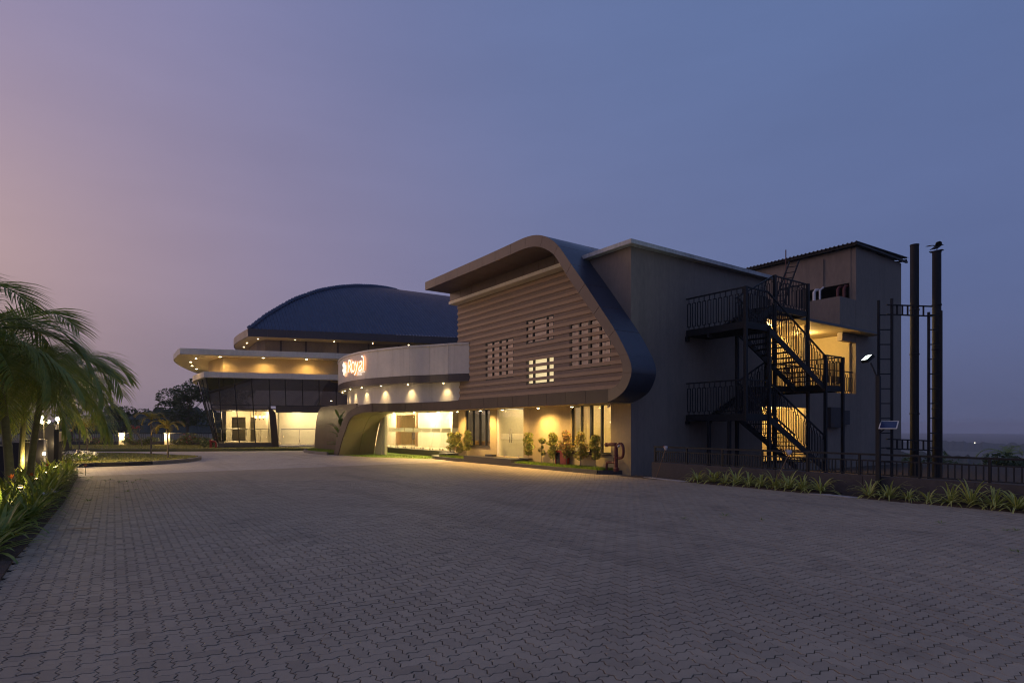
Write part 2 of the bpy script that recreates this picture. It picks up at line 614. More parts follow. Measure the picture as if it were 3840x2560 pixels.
# ------------------------------------------------------------------ paving material (colour, grain, wear; each stone has its own tint)
def paver_mat(name, ca, cb, cc):
    m, t, b = nt(name)
    at = t.nodes.new('ShaderNodeAttribute'); at.attribute_name = 'tint'
    oi = t.nodes.new('ShaderNodeObjectInfo')
    ad = t.nodes.new('ShaderNodeMath'); ad.operation = 'ADD'
    t.links.new(at.outputs['Fac'], ad.inputs[0]); t.links.new(oi.outputs['Random'], ad.inputs[1])
    fr = t.nodes.new('ShaderNodeMath'); fr.operation = 'FRACT'
    t.links.new(ad.outputs[0], fr.inputs[0])
    g = t.nodes.new('ShaderNodeNewGeometry')
    big = ramp(t, noise(t, .35, 4, g.outputs['Position']), .35, .65)
    c = mixc(t, fr.outputs[0], ca, cb)
    mm = t.nodes.new('ShaderNodeMath'); mm.operation = 'MULTIPLY'
    t.links.new(big, mm.inputs[0]); mm.inputs[1].default_value = .55
    c = mixc(t, mm.outputs[0], c, cc)
    od = t.nodes.new('ShaderNodeMath'); od.operation = 'MULTIPLY'; od.inputs[1].default_value = 7.13
    t.links.new(fr.outputs[0], od.inputs[0])
    of = t.nodes.new('ShaderNodeMath'); of.operation = 'FRACT'; t.links.new(od.outputs[0], of.inputs[0])
    ot = t.nodes.new('ShaderNodeMath'); ot.operation = 'GREATER_THAN'; ot.inputs[1].default_value = .95; t.links.new(of.outputs[0], ot.inputs[0])
    om = t.nodes.new('ShaderNodeMath'); om.operation = 'MULTIPLY'; om.inputs[1].default_value = .32; t.links.new(ot.outputs[0], om.inputs[0])
    c = mixc(t, om.outputs[0], c, tuple(x * .62 for x in cc))                # odd darker stones
    st = ramp(t, noise(t, .8, 7, g.outputs['Position'], .62), .56, .70)      # dark damp and oil patches
    sf = t.nodes.new('ShaderNodeMath'); sf.operation = 'MULTIPLY'; sf.inputs[1].default_value = .42
    t.links.new(st, sf.inputs[0])
    c = mixc(t, sf.outputs[0], c, tuple(x * .45 for x in cc))
    mt = t.nodes.new('ShaderNodeMapping'); mt.inputs['Rotation'].default_value = (0, 0, R(12)); mt.inputs['Scale'].default_value = (.07, 1.1, 1)
    t.links.new(g.outputs['Position'], mt.inputs[0])
    tr = ramp(t, noise(t, 1.0, 4, mt.outputs[0], .5), .54, .66)              # wheel tracks along the drive
    tf_ = t.nodes.new('ShaderNodeMath'); tf_.operation = 'MULTIPLY'; tf_.inputs[1].default_value = .30
    t.links.new(tr, tf_.inputs[0])
    c = mixc(t, tf_.outputs[0], c, tuple(x * .55 for x in cc))
    gr = ramp(t, noise(t, 260, 3, g.outputs['Position']), .3, .7)
    c2 = t.nodes.new('ShaderNodeMix'); c2.data_type = 'RGBA'; c2.blend_type = 'MULTIPLY'; c2.inputs[0].default_value = .35
    t.links.new(c, c2.inputs[6]); t.links.new(gr, c2.inputs[7])
    t.links.new(c2.outputs[2], b.inputs['Base Color'])
    b.inputs['Roughness'].default_value = .78
    b.inputs['Specular IOR Level'].default_value = .4
    bumpn(t, b, noise(t, 180, 3, g.outputs['Position']), .35, .004)
    return m


M['paver'] = paver_mat('paving_stone', (.385, .308, .216), (.472, .378, .266), (.328, .262, .188))
M['paverlight'] = paver_mat('pale_paving_stone', (.50, .42, .35), (.56, .475, .395), (.46, .385, .32))
M['joint'] = mat('joint_sand', (.030, .027, .026), .95, var=.3, vscale=8)

# ------------------------------------------------------------------ the yard: zigzag stones, herringbone, on dark sand
PA = 0.1125
PROT = R(-1.4)
pc, ps = math.cos(PROT), math.sin(PROT)
DZ = 0.14
NEARR = 19.0


def pw(i, j):
    x, y = i * PA, j * PA
    return (x * pc - y * ps, x * ps + y * pc)


def in_yard(x, y):
    return -10.62 < x < 30 and -16.45 < y < (-0.62 if x > -0.9 else -1.0 if x > -12 else -3.9)


def outline(vert):
    """outline of one stone in cell units; each unit edge is a zigzag, turned with the stone"""
    if not vert:
        cells = [((0, 0), (1, 0)), ((1, 0), (2, 0)), ((2, 0), (2, 1)), ((2, 1), (1, 1)), ((1, 1), (0, 1)), ((0, 1), (0, 0))]
    else:
        cells = [((0, 0), (1, 0)), ((1, 0), (1, 1)), ((1, 1), (1, 2)), ((1, 2), (0, 2)), ((0, 2), (0, 1)), ((0, 1), (0, 0))]
    out = []
    for a, bq in cells:
        dx, dy = bq[0] - a[0], bq[1] - a[1]
        nx, ny = -dy, dx
        for tt, d in ((0, 0), (.25, DZ), (.75, -DZ)):
            out.append((a[0] + dx * tt + nx * d, a[1] + dy * tt + ny * d))
    return out


OUT = {}
for vert in (False, True):
    o_ = outline(vert)
    c0 = (1, .5) if not vert else (.5, 1)
    def ins(p, g):
        dx, dy = p[0] - c0[0], p[1] - c0[1]
        hx, hy = (1.0, .5) if not vert else (.5, 1.0)
        return (c0[0] + dx * (1 - g / hx), c0[1] + dy * (1 - g / hy))
    OUT[vert] = ([ins(p, .034) for p in o_], [ins(p, .056) for p in o_])

stones = []
k = NEARR / PA * 1.6
i0, i1 = int(-14 / PA), int(30 / PA)
j0, j1 = int(-18 / PA), int(0 / PA)
for i in range(i0, i1):
    for j in range(j0, j1):
        q = (i + j) % 4
        if q not in (0, 2):
            continue
        cx, cy_ = pw(i + .5, j + .5)
        dx, dy = cx - CAMX, cy_ - CAMY
        fwd = dx * VD.x + dy * VD.y
        if fwd < .4 or fwd > NEARR:
            continue
        rgt = dx * -VD.y * -1 + dy * 0 if False else (dx * 0.5787 + dy * 0.8155)
        if abs(rgt) > fwd * 1.15 + 3.0:
            continue
        if not in_yard(cx, cy_):
            continue
        stones.append((fwd, i, j, q == 2, rgt))
stones.sort()
in_frame = [s for s in stones if s[0] > 2220 * 1.7 / (2560 - 1600) * .985 and abs(s[4]) < s[0] * 0.868]
front = in_frame[:300]
fs_ = {(s[1], s[2]) for s in front}
rest = [s for s in stones if (s[1], s[2]) not in fs_]

yard = MB()
yard.add([(-10.66, -16.6, -.034), (34, -17.4, -.034), (34, -0.5, -.034), (-0.9, -0.5, -.034), (-10.66, -0.5, -.034)], [(0, 1, 2, 3, 4)])
paving = tag(yard.build('paving', M['joint']), kind='structure')

stone_mesh = {}
for vert in (False, True):
    lo, hi = OUT[vert]
    mb = MB()
    L0 = [pw(*p) for p in lo]; H0 = [pw(*p) for p in hi]
    n = len(L0)
    vs = [(p[0], p[1], -.034) for p in L0] + [(p[0], p[1], -.003) for p in L0] + [(p[0], p[1], 0.0) for p in H0]
    fs = [tuple(2 * n + q for q in range(n))]
    for q in range(n):
        w_ = (q + 1) % n
        fs += [(q, w_, n + w_, n + q), (n + q, n + w_, 2 * n + w_, 2 * n + q)]
    mb.add(vs, fs)
    me = bpy.data.meshes.new('paving_stone')
    me.from_pydata(mb.v, [], mb.f); me.materials.append(M['paver']); me.update()
    stone_mesh[vert] = me
for fwd, i, j, vert, _ in front:
    o = bpy.data.objects.new('paving_stone', stone_mesh[vert])
    x, y = pw(i, j)
    o.location = (x, y, rng.uniform(-.003, .0015))
    o.rotation_euler = (rng.uniform(-.006, .006), rng.uniform(-.006, .006), 0)
    link(o, paving)

nprng = np.random.default_rng(5)
def stones_mesh(lst, mat_, name, parent):
    V, Fc, sizes, T = [], [], [], []
    base = 0
    for vert in (False, True):
        sel = [s for s in lst if s[3] == vert]
        if not sel: continue
        lo, hi = OUT[vert]
        L0 = np.array([pw(*p) for p in lo]); H0 = np.array([pw(*p) for p in hi])
        n = len(L0)
        org = np.array([pw(s[1], s[2]) for s in sel])
        N = len(sel)
        dz = nprng.uniform(-.003, .0015, N)
        vv = np.zeros((N, 2 * n, 3))
        vv[:, :n, :2] = org[:, None, :] + L0[None]
        vv[:, :n, 2] = -.012
        vv[:, n:, :2] = org[:, None, :] + H0[None]
        vv[:, n:, 2] = dz[:, None]
        V.append(vv.reshape(-1, 3))
        tv = np.repeat(nprng.uniform(0, 1, N), 2 * n); T.append(tv)
        q = np.arange(n); w_ = (q + 1) % n
        quads = np.stack([q, w_, n + w_, n + q], 1)
        for b_ in range(N):
            off = base + b_ * 2 * n
            Fc.append((off, quads, n))
        base += N * 2 * n
    V = np.concatenate(V); T = np.concatenate(T)
    loops, starts, totals = [], [], []
    pos = 0
    LI = []
    for off, quads, n in Fc:
        LI.append(np.concatenate([off + n + np.arange(n), (off + quads).ravel()]))
        totals.append(np.array([n] + [4] * n))
    LI = np.concatenate(LI).astype(np.int32); totals = np.concatenate(totals).astype(np.int32)
    starts = np.concatenate([[0], np.cumsum(totals)[:-1]]).astype(np.int32)
    me = bpy.data.meshes.new(name)
    me.vertices.add(len(V)); me.vertices.foreach_set('co', V.ravel())
    me.loops.add(len(LI)); me.loops.foreach_set('vertex_index', LI)
    me.polygons.add(len(totals)); me.polygons.foreach_set('loop_start', starts); me.polygons.foreach_set('loop_total', totals)
    at = me.attributes.new('tint', 'FLOAT', 'POINT'); at.data.foreach_set('value', T.astype(np.float32))
    me.polygons.foreach_set('use_smooth', np.zeros(len(totals), dtype=bool))
    me.materials.append(mat_)
    me.update(calc_edges=True)
    o = bpy.data.objects.new(name, me)
    return tag(link(o, parent), kind='stuff')


print('stones', len(front), len(rest))
stones_mesh(rest, M['paver'], 'paving_stones_beyond', paving)

# ------------------------------------------------------------------ farther stones: too far to tell apart, one sheet
def far_paver(name, ca, cb, cc):
    m = paver_mat(name, ca, cb, cc)
    t = m.node_tree; b = t.nodes['Principled BSDF']
    c = t.nodes.new('ShaderNodeTexCoord')
    mp = t.nodes.new('ShaderNodeMapping'); mp.inputs['Rotation'].default_value = (0, 0, R(45 - 1.4))
    t.links.new(c.outputs['Object'], mp.inputs[0])
    br = t.nodes.new('ShaderNodeTexBrick')
    br.inputs['Scale'].default_value = 1.0
    br.inputs['Brick Width'].default_value = .32; br.inputs['Row Height'].default_value = .159
    br.inputs['Mortar Size'].default_value = .010; br.inputs['Mortar Smooth'].default_value = .3
    br.inputs['Color1'].default_value = (1, 1, 1, 1); br.inputs['Color2'].default_value = (.84, .84, .84, 1)
    br.inputs['Mortar'].default_value = (.45, .44, .45, 1)
    t.links.new(mp.outputs[0], br.inputs['Vector'])
    mu = t.nodes.new('ShaderNodeMix'); mu.data_type = 'RGBA'; mu.blend_type = 'MULTIPLY'; mu.inputs[0].default_value = .8
    src = b.inputs['Base Color'].links[0].from_socket
    t.links.new(src, mu.inputs[6]); t.links.new(br.outputs['Color'], mu.inputs[7])
    t.links.new(mu.outputs[2], b.inputs['Base Color'])
    return m


M['paverfar'] = far_paver('distant_paving', (.385, .308, .216), (.472, .378, .266), (.328, .262, .188))
M['paverlightfar'] = far_paver('distant_pale_paving', (.50, .42, .35), (.56, .475, .395), (.46, .385, .32))


def circ_poly(r):
    """the edge between the built stones and the sheet: a line across the yard square to the view"""
    return [(CAMX + VD.x * r + .5787 * s, CAMY + VD.y * r + .8155 * s) for s in (-60, 60)]


import bmesh
def clip_sheet(name, poly, z, mat_, planes, parent=None, kind='structure'):
    bm = bmesh.new()
    bm.faces.new([bm.verts.new((p[0], p[1], z)) for p in poly])
    for co, no in planes:
        bmesh.ops.bisect_plane(bm, geom=bm.verts[:] + bm.edges[:] + bm.faces[:], plane_co=co, plane_no=no, clear_inner=True)
    me = bpy.data.meshes.new(name); bm.to_mesh(me); bm.free()
    me.materials.append(mat_)
    o = bpy.data.objects.new(name, me)
    return tag(link(o, parent), kind=kind)


fp = (CAMX + VD.x * (NEARR - .1), CAMY + VD.y * (NEARR - .1), 0)
clip_sheet('paving_far', [(-10.62, -15.95), (34, -16.8), (34, -.56), (-.85, -.56), (-.85, -.9), (-10.62, -.9)], -.006, M['paverfar'], [(fp, (VD.x, VD.y, 0))])
mb = MB()
mb.add([(-12, -.88, -.0065), (-10.62, -.88, -.0065), (-10.62, -16.0, -.0065), (-60, -30, -.0065), (-60, 10, -.0065), (-12, 10, -.0065)], [(0, 5, 4, 3, 2, 1)])
tag(mb.build('paved_drive', M['paverlightfar']), kind='structure')
mb = MB()
mb.add([(-10.62, -.9, -.0075), (-10.62, .3, -.0075), (0, .3, -.0075), (0, -.9, -.0075)], [(0, 3, 2, 1)])
tag(mb.build('paved_strip', M['paverfar']), kind='structure')
# the yard goes on behind and beside the viewer
mb = MB()
mb.add([(34, -16.8, -.008), (34, -.56, -.008), (60, -.56, -.008), (60, -60, -.008), (16, -60, -.008), (16, -17, -.008)], [(0, 1, 2, 3, 4, 5)])
tag(mb.build('paving_behind', M['paverfar']), kind='structure')

# ------------------------------------------------------------------ lawns and kerbs
m, t, b = nt('dry_lawn')
v = coords(t)
f = ramp(t, noise(t, .9, 6, v), .38, .62)
c = mixc(t, f, (.15, .155, .030), (.27, .185, .048))
f2 = ramp(t, noise(t, 40, 3, v), .3, .7)
t.links.new(mixc(t, f2, c, (.105, .125, .025)), b.inputs['Base Color'])
b.inputs['Roughness'].default_value = .95
bumpn(t, b, noise(t, 55, 3, v), .8, .03)
M['lawn'] = m
M['grassblade'] = leafmat('grass_blade', (.15, .18, .03), (.28, .23, .05), .6, trans=.3)
M['grassgreen'] = leafmat('fresh_grass_blade', (.13, .24, .02), (.26, .34, .035), .55, trans=.35)


def grass(name, poly, z, dens, h, matg, parent=None, seed=1, w=.012):
    """short blades scattered over a polygon"""
    r = random.Random(seed)
    xs_ = [p[0] for p in poly]; ys_ = [p[1] for p in poly]
    def inside(x, y):
        c_ = False; jn = len(poly) - 1
        for i_ in range(len(poly)):
            a_, b_ = poly[i_], poly[jn]
            if (a_[1] > y) != (b_[1] > y) and x < (b_[0] - a_[0]) * (y - a_[1]) / (b_[1] - a_[1]) + a_[0]:
                c_ = not c_
            jn = i_
        return c_
    A = (max(xs_) - min(xs_)) * (max(ys_) - min(ys_))
    mbg = MB()
    for _ in range(int(A * dens)):
        x, y = r.uniform(min(xs_), max(xs_)), r.uniform(min(ys_), max(ys_))
        if not inside(x, y): continue
        a_ = r.uniform(0, 6.283); hh = h * r.uniform(.5, 1.25)
        dx, dy = math.cos(a_) * w, math.sin(a_) * w
        lx, ly = r.uniform(-.5, .5) * hh, r.uniform(-.5, .5) * hh
        mbg.add([(x - dx, y - dy, z), (x + dx, y + dy, z), (x + lx, y + ly, z + hh)], [(0, 1, 2)])
    return tag(mbg.build(name, matg, parent), kind='stuff')


def lawn(name, poly, z0, z1, kw, parent_label, kerb_mat, closed=True, kerbname='kerb', kz=None):
    mbl = MB()
    mbl.prism(poly, z0, z1)
    o = tag(mbl.build(name, M['lawn']), kind='structure')
    outward(o)
    return o


# island with the young palms
isl_front = [(-16.35, -24), (-16.45, -16.3), (-16.3, -14.6), (-16.55, -13.4), (-17.4, -12.3), (-18.8, -11.4), (-20.4, -10.98), (-21.4, -11.0)]
isl_back = [(-21.9, -11.3), (-23.2, -11.9), (-25.2, -12.75), (-27.6, -14.0), (-29.9, -15.7), (-31.5, -18), (-33, -24)]
isl = catmull(isl_front, 4) + catmull(isl_back, 4)
lawn('lawn_island', isl, -.1, .14, .12, None, None)
isl_o = offset2(isl, .0)


def kerb(name, path, w, z1, mat_, z0=-.05, seg=1.0):
    """kerb stones laid along a line, each a piece"""
    root = None
    mbk = MB()
    mbk.add([(p[0], p[1], z0 - .02) for p in path[:3]], [(0, 1, 2)])
    root = tag(mbk.build(name, mat_), kind='structure')
    L = [0]
    for a_, b_ in zip(path, path[1:]):
        L.append(L[-1] + math.hypot(b_[0] - a_[0], b_[1] - a_[1]))
    n = max(2, int(L[-1] / seg))
    P = np.array(path)
    off = np.array(offset2(path, w))
    for i_ in range(n):
        s0, s1 = L[-1] * i_ / n + .006, L[-1] * (i_ + 1) / n - .006
        q = [np.array([np.interp(s, L, P[:, 0]), np.interp(s, L, P[:, 1])]) for s in (s0, s1)]
        qo = [np.array([np.interp(s, L, off[:, 0]), np.interp(s, L, off[:, 1])]) for s in (s0, s1)]
        m_ = MB(); dz_ = rng.uniform(-.004, .004)
        m_.prism([q[0], q[1], qo[1], qo[0]], z0, z1 + dz_)
        outward(m_.build('kerb_stone', mat_, root))
    return root


kerb('kerb_island', isl[:13], -.16, .165, M['kerbdark'])
kerb('kerb_island_tip', isl[12:44], -.16, .165, M['concrete'])
far_k = [(-40.5, -21), (-37.0, -16.9), (-34.6, -14.0), (-32.6, -11.0), (-31.0, -8.2), (-29.7, -5.2), (-28.7, -2.6)]
fk = catmull(far_k, 5)
kerb('kerb_far', fk, .18, .15, M['kerbdark'], seg=1.2)
lawn('lawn_far', fk + [(-31, 1.5), (-36, 4), (-46, 0), (-52, -8), (-56, -16), (-58, -24)], -.1, .12, 0, None, None)
grass('island_grass', isl, .14, 75, .05, M['grassblade'], seed=3, w=.02)
grass('lawn_grass', [(-37, -16.7), (-32.8, -11), (-29.9, -5), (-30.5, -2), (-44, -6), (-50, -13), (-52, -18)], .12, 45, .06, M['grassblade'], seed=4, w=.02)

# ================================================================== OFFICE BLOCK (slatted front, bronze ribbon)
ob = thing('office_block', 'brown two-storey block with slatted front inside a sweeping bronze ribbon frame', 'building', (-6, 4, 0))

mb = MB()
WIN1 = (-11.40, -9.12, .75, 2.62)
DOOR = (-8.53, -6.41, .33, 2.62)
WIN2 = (-3.22, -1.0, .69, 2.62)
wall_holes(mb, -12.1, -.004, -.3, 2.60, 0, .25, [WIN1, DOOR, WIN2])
ground_wall = mb.build('front_wall', M['wallgrd'], ob)
mb = MB()
mb.box(-.25, 0, .25, 8.14, -.3, 8.1)
mb.box(-.24, 0, .004, .25, -.3, 2.6)
mb.box(-.25, 0, 8.14, 8.5, 2.6, 8.1)
mb.prism([(-.25, 2.6), (0, 2.6), (0, 8.1), (-2.55, 8.1), (-.25, 5.25)], 0, .25, 'y')
side_wall = mb.build('side_wall', M['plaster'], ob)
outward(side_wall)
mb = MB(); mb.box(-12.1, -11.85, .25, 8.3, -.3, 2.6); mb.build('return_wall', M['plaster'], ob)
# room behind the ground floor windows
mb = MB()
mb.box(-11.85, -.25, .26, 3.4, 0.05, .12)
mb.box(-11.85, -.25, 3.4, 3.5, .05, 2.6)
mb.box(-8.9, -8.78, .3, 3.4, .12, 2.55)
mb.box(-5.9, -5.8, .3, 3.4, .12, 2.55)
mb.build('room', M['cream'], ob)
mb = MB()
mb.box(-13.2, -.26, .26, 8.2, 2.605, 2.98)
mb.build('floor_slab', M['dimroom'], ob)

# ---- slatted wall
SY = .72
W1 = (-10.62, -8.17, 4.03, 5.96)
W2 = (-7.19, -5.17, 5.48, 6.58)
W3 = (-7.15, -5.14, 3.615, 4.875)
W4 = (-4.14, -1.72, 4.06, 6.08)
mb = MB()
wall_holes(mb, -13.38, -.3, 2.98, 8.33, SY, SY + .2, [W1, W2, W3, W4])
mb.build('slat_wall', M['slatwall'], ob)
mb = MB()
mb.box(-13.3, -13.1, .93, 8.2, 2.98, 8.3)
mb.build('end_wall', M['plaster'], ob)
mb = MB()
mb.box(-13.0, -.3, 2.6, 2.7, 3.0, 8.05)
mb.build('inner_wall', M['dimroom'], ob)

def ribbon_x(z):
    """centre line of the slanting part of the ribbon"""
    pts = [(3.6, .95), (4.4, .60), (5.3, -.12), (6.3, -.95), (7.2, -1.7), (8.1, -2.5), (8.6, -3.0)]
    return float(np.interp(z, [p[0] for p in pts], [p[1] for p in pts]))


for k in range(17):
    z = 3.168 + k * .3086
    xl = -13.40 if (z < 3.95 or z > 6.15) else -12.2
    xr = min(-.28, ribbon_x(z + .08) - .1)
    mb = MB()
    y0 = SY - .034
    mb.add([(xl, SY, z), (xr, SY, z), (xr, y0, z), (xl, y0, z), (xl, SY, z + .145), (xr, SY, z + .145), (xr, y0 + .006, z + .138), (xl, y0 + .006, z + .138)],
           [(3, 2, 1, 0), (0, 1, 5, 4), (3, 7, 6, 2), (4, 5, 6, 7), (0, 4, 7, 3), (1, 2, 6, 5)])
    outward(mb.build('slat', M['slat'], ob))


def curtain(mbc, x0, x1, y, z0, z1, amp=.035, step=.035, seed=0):
    r = random.Random(seed)
    xs_ = []
    x = x0; ph = r.uniform(0, 6)
    top, bot = [], []
    while x <= x1:
        yy = y + amp * math.sin(x * 46 + ph + 1.3 * math.sin(x * 7))
        top.append((x, yy, z1)); bot.append((x, yy, z0)); x += step
    mbc.grid([bot, top])


def slat_window(w, divs, curt, seed, sill=True):
    x0, x1, z0, z1 = w
    fr = MB()
    t_ = .06
    ya, yb = SY + .012, SY + .10
    fr.box(x0, x0 + t_, ya, yb, z0, z1); fr.box(x1 - t_, x1, ya, yb, z0, z1)
    fr.box(x0 + t_, x1 - t_, ya, yb, z0, z0 + t_); fr.box(x0 + t_, x1 - t_, ya, yb, z1 - t_, z1)
    wobj = fr.build('window', M['frame'], ob)
    prev = x0 + t_
    for d, wd in divs + [(None, 0)]:
        e = x1 - t_ if d is None else x0 + (x1 - x0) * d - wd / 2
        p = MB(); p.add([(prev + .002, ya + .035, z0 + t_ + .002), (e - .002, ya + .035, z0 + t_ + .002), (e - .002, ya + .035, z1 - t_ - .002), (prev + .002, ya + .035, z1 - t_ - .002)], [(0, 1, 2, 3)])
        p.build('pane', M['glassw'], wobj)
        if d is not None:
            mu = MB(); mu.box(e, e + wd, ya - .01, yb + .01, z0 + t_, z1 - t_); mu.build('mullion', M['frame'], wobj)
            prev = e + wd
    if curt == 'pink':
        c_ = MB(); curtain(c_, x0, x1, SY + .18, z0 - .1, z1 + .1, seed=seed); c_.build('curtain', M['curtain'], wobj, smooth=True)
    elif curt == 'lit':
        c_ = MB(); c_.box(x0 - .05, x1 + .05, SY + .17, SY + .18, z0 - .05, z1 + .05); c_.build('blind', M['blind'], wobj)
    return wobj


slat_window(W1, [(.26, .07), (.52, .10), (.75, .05)], 'pink', 1)
slat_window(W2, [(.26, .06), (.76, .06)], 'pink', 2)
slat_window(W3, [(.26, .07), (.76, .07)], 'lit', 3)
slat_window(W4, [(.25, .08), (.50, .13), (.75, .07)], 'pink', 4)

# ---- fascia panels above, white band
xs_ = np.linspace(-13.54, -4.6, 9)
for a_, b_ in zip(xs_, xs_[1:]):
    mb = MB(); mb.box(a_ + .008, b_ - .008, .30, .36, 8.485, 8.93); mb.build('fascia_panel', M['clad'], ob)
mb = MB(); mb.prism([(-4.592, 8.485), (-3.14, 8.485), (-3.62, 8.93), (-4.592, 8.93)], .30, .36, 'y'); outward(mb.build('fascia_panel', M['clad'], ob))
mb = MB(); mb.box(-13.5, -3.7, .365, .85, 8.34, 8.92); mb.build('fascia_core', M['core'], ob)
mb = MB(); mb.box(-13.54, -2.85, .22, SY + .03, 8.32, 8.475); mb.build('white_band', M['white'], ob)

# ---- the ribbon: panels with open joints on a dark core
outer = [(-13.55, 9.345), (-12.42, 9.35), (-11.3, 9.355), (-10.18, 9.36), (-9.06, 9.365), (-7.94, 9.37), (-6.82, 9.38), (-5.7, 9.395), (-4.63, 9.40), (-3.8, 9.27),
         (-3.1, 8.95), (-2.54, 8.5), (-1.84, 7.68), (-1.10, 6.81), (-.35, 5.89), (.39, 4.97), (.84, 4.30), (1.05, 3.93), (1.15, 3.60), (1.08, 3.27), (.85, 2.92), (.46, 2.68), (.08, 2.56)]
inner = [(-13.55, 8.93), (-12.42, 8.93), (-11.3, 8.93), (-10.18, 8.93), (-9.06, 8.93), (-7.94, 8.935), (-6.82, 8.94), (-5.7, 8.955), (-4.70, 8.96), (-3.95, 8.85),
         (-3.35, 8.6), (-2.78, 8.2), (-2.13, 7.37), (-1.43, 6.55), (-.65, 5.64), (.09, 4.74), (.44, 4.28), (.64, 4.0), (.745, 3.62), (.69, 3.32), (.49, 3.11), (.28, 3.025), (.06, 3.003)]
# dense curves
OUTC = catmull(outer, 6); INC = catmull(inner, 6)
YF, YR = -1.19, 0.0
cuts = [0, 1, 2, 3, 4, 5, 6, 7, 8, 9.4, 10.9, 12, 13, 14, 15, 16.6, 18.4, 20.2, 22]
def pcurve(C, u):
    q = u * 6; i_ = min(int(q), len(C) - 2); f_ = q - i_
    return (C[i_][0] * (1 - f_) + C[i_ + 1][0] * f_, C[i_][1] * (1 - f_) + C[i_ + 1][1] * f_)


def ribbon_piece(u0, u1, gap, y0, y1, shrink=0.0):
    n = max(2, int((u1 - u0) * 5) + 1)
    du = gap
    us = np.linspace(u0 + du, u1 - du, n)
    O_ = [pcurve(OUTC, u) for u in us]; I_ = [pcurve(INC, u) for u in us]
    if shrink:
        O_, I_ = ([(o[0] + (i_[0] - o[0]) * shrink, o[1] + (i_[1] - o[1]) * shrink) for o, i_ in zip(O_, I_)],
                  [(i_[0] + (o[0] - i_[0]) * shrink, i_[1] + (o[1] - i_[1]) * shrink) for o, i_ in zip(O_, I_)])
    m_ = MB()
    vs = []
    for o, i_ in zip(O_, I_):
        vs += [(o[0], y0, o[1]), (i_[0], y0, i_[1]), (i_[0], y1, i_[1]), (o[0], y1, o[1])]
    fs = []
    for k in range(n - 1):
        a_, b_ = k * 4, (k + 1) * 4
        for e in range(4):
            e2 = (e + 1) % 4
            fs.append((a_ + e, b_ + e, b_ + e2, a_ + e2))
    fs += [(0, 1, 2, 3), tuple((n - 1) * 4 + q for q in (3, 2, 1, 0))]
    m_.add(vs, fs)
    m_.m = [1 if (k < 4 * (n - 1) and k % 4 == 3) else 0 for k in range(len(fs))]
    return m_


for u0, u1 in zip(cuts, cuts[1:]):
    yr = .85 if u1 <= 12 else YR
    o = ribbon_piece(u0, u1, .007, YF, yr).build('ribbon_panel', [M['clad'], M['cladsky']], ob, smooth=35)
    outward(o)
o = ribbon_piece(0.02, 12, 0, YF + .02, .83, .08).build('ribbon_core', M['core'], ob); outward(o)
o = ribbon_piece(12, 22, 0, YF + .02, YR - .02, .08).build('ribbon_core', M['core'], ob); outward(o)
# bottom run of the ribbon along the front, to where the porch takes over
bx = [.08 - 1.13 * i_ for i_ in range(10)]
for a_, b_ in zip(bx, bx[1:]):
    mb = MB(); mb.box(b_ + .008, a_ - .008, YF, YF + .05, 2.525, 3.0); mb.build('ribbon_panel', M['cladmid'], ob)
mb = MB(); mb.box(-10.05, .06, YF + .052, .02, 2.56, 2.995); mb.build('ribbon_core', M['core'], ob)
mb = MB(); mb.box(-12.2, .1, YF + .03, -.003, 2.53, 2.56); mb.build('soffit', M['wallgrd'], ob)
# roof behind the ribbon, its coping
mb = MB(); mb.box(-13.4, -4.05, .86, 8.3, 8.3, 9.2); mb.build('upper_roof', M['plaster'], ob)
mb = MB(); mb.box(-13.5, -3.92, .87, 8.4, 9.202, 9.33); mb.build('roof_coping', M['cornice'], ob)
mb = MB()
mb.prism([(-2.28, -.27), (.27, -.27), (.27, 8.62), (-3.4, 8.62), (-3.4, .9), (-2.28, .9)], 8.103, 8.25)
outward(mb.build('cornice', M['cornice'], ob))

# ---- ground floor windows and the glass door
def gwindow(w, divs, curt, frame_t=.05, lit=True):
    x0, x1, z0, z1 = w
    fr = MB()
    ya, yb = .06, .15
    t_ = frame_t
    fr.box(x0, x0 + t_, ya, yb, z0, z1); fr.box(x1 - t_, x1, ya, yb, z0, z1)
    fr.box(x0 + t_, x1 - t_, ya, yb, z0, z0 + t_); fr.box(x0 + t_, x1 - t_, ya, yb, z1 - t_ - .06, z1)
    wobj = fr.build('window', M['frame'], ob)
    prev = x0 + t_
    for d, wd in divs + [(None, 0)]:
        e = x1 - t_ if d is None else x0 + (x1 - x0) * d - wd / 2
        p = MB(); p.box(prev + .002, e - .002, ya + .04, ya + .048, z0 + t_ + .002, z1 - t_ - .062)
        p.build('pane', M['glass'], wobj)
        if d is not None:
            mu = MB(); mu.box(e, e + wd, ya - .012, yb + .012, z0 + t_, z1 - t_ - .06); mu.build('mullion', M['frame'], wobj)
            prev = e + wd
    s_ = MB(); s_.box(x0 - .04, x1 + .04, -.03, .03, z0 - .05, z0 - .002); s_.build('sill', M['granite'], wobj)
    return wobj


w_ = gwindow(WIN1, [(.28, .05), (.55, .07), (.80, .05)], None)
c_ = MB(); c_.box(-11.3, -9.2, .5, .95, .12, .98); c_.build('desk', M['wood'], w_)
w_ = gwindow(WIN2, [(.245, .05), (.49, .10), (.75, .06)], None)
c_ = MB(); curtain(c_, -3.2, -1.0, .42, .62, 2.62, amp=.05, seed=9); c_.build('curtain', M['curtainy'], w_, smooth=True)

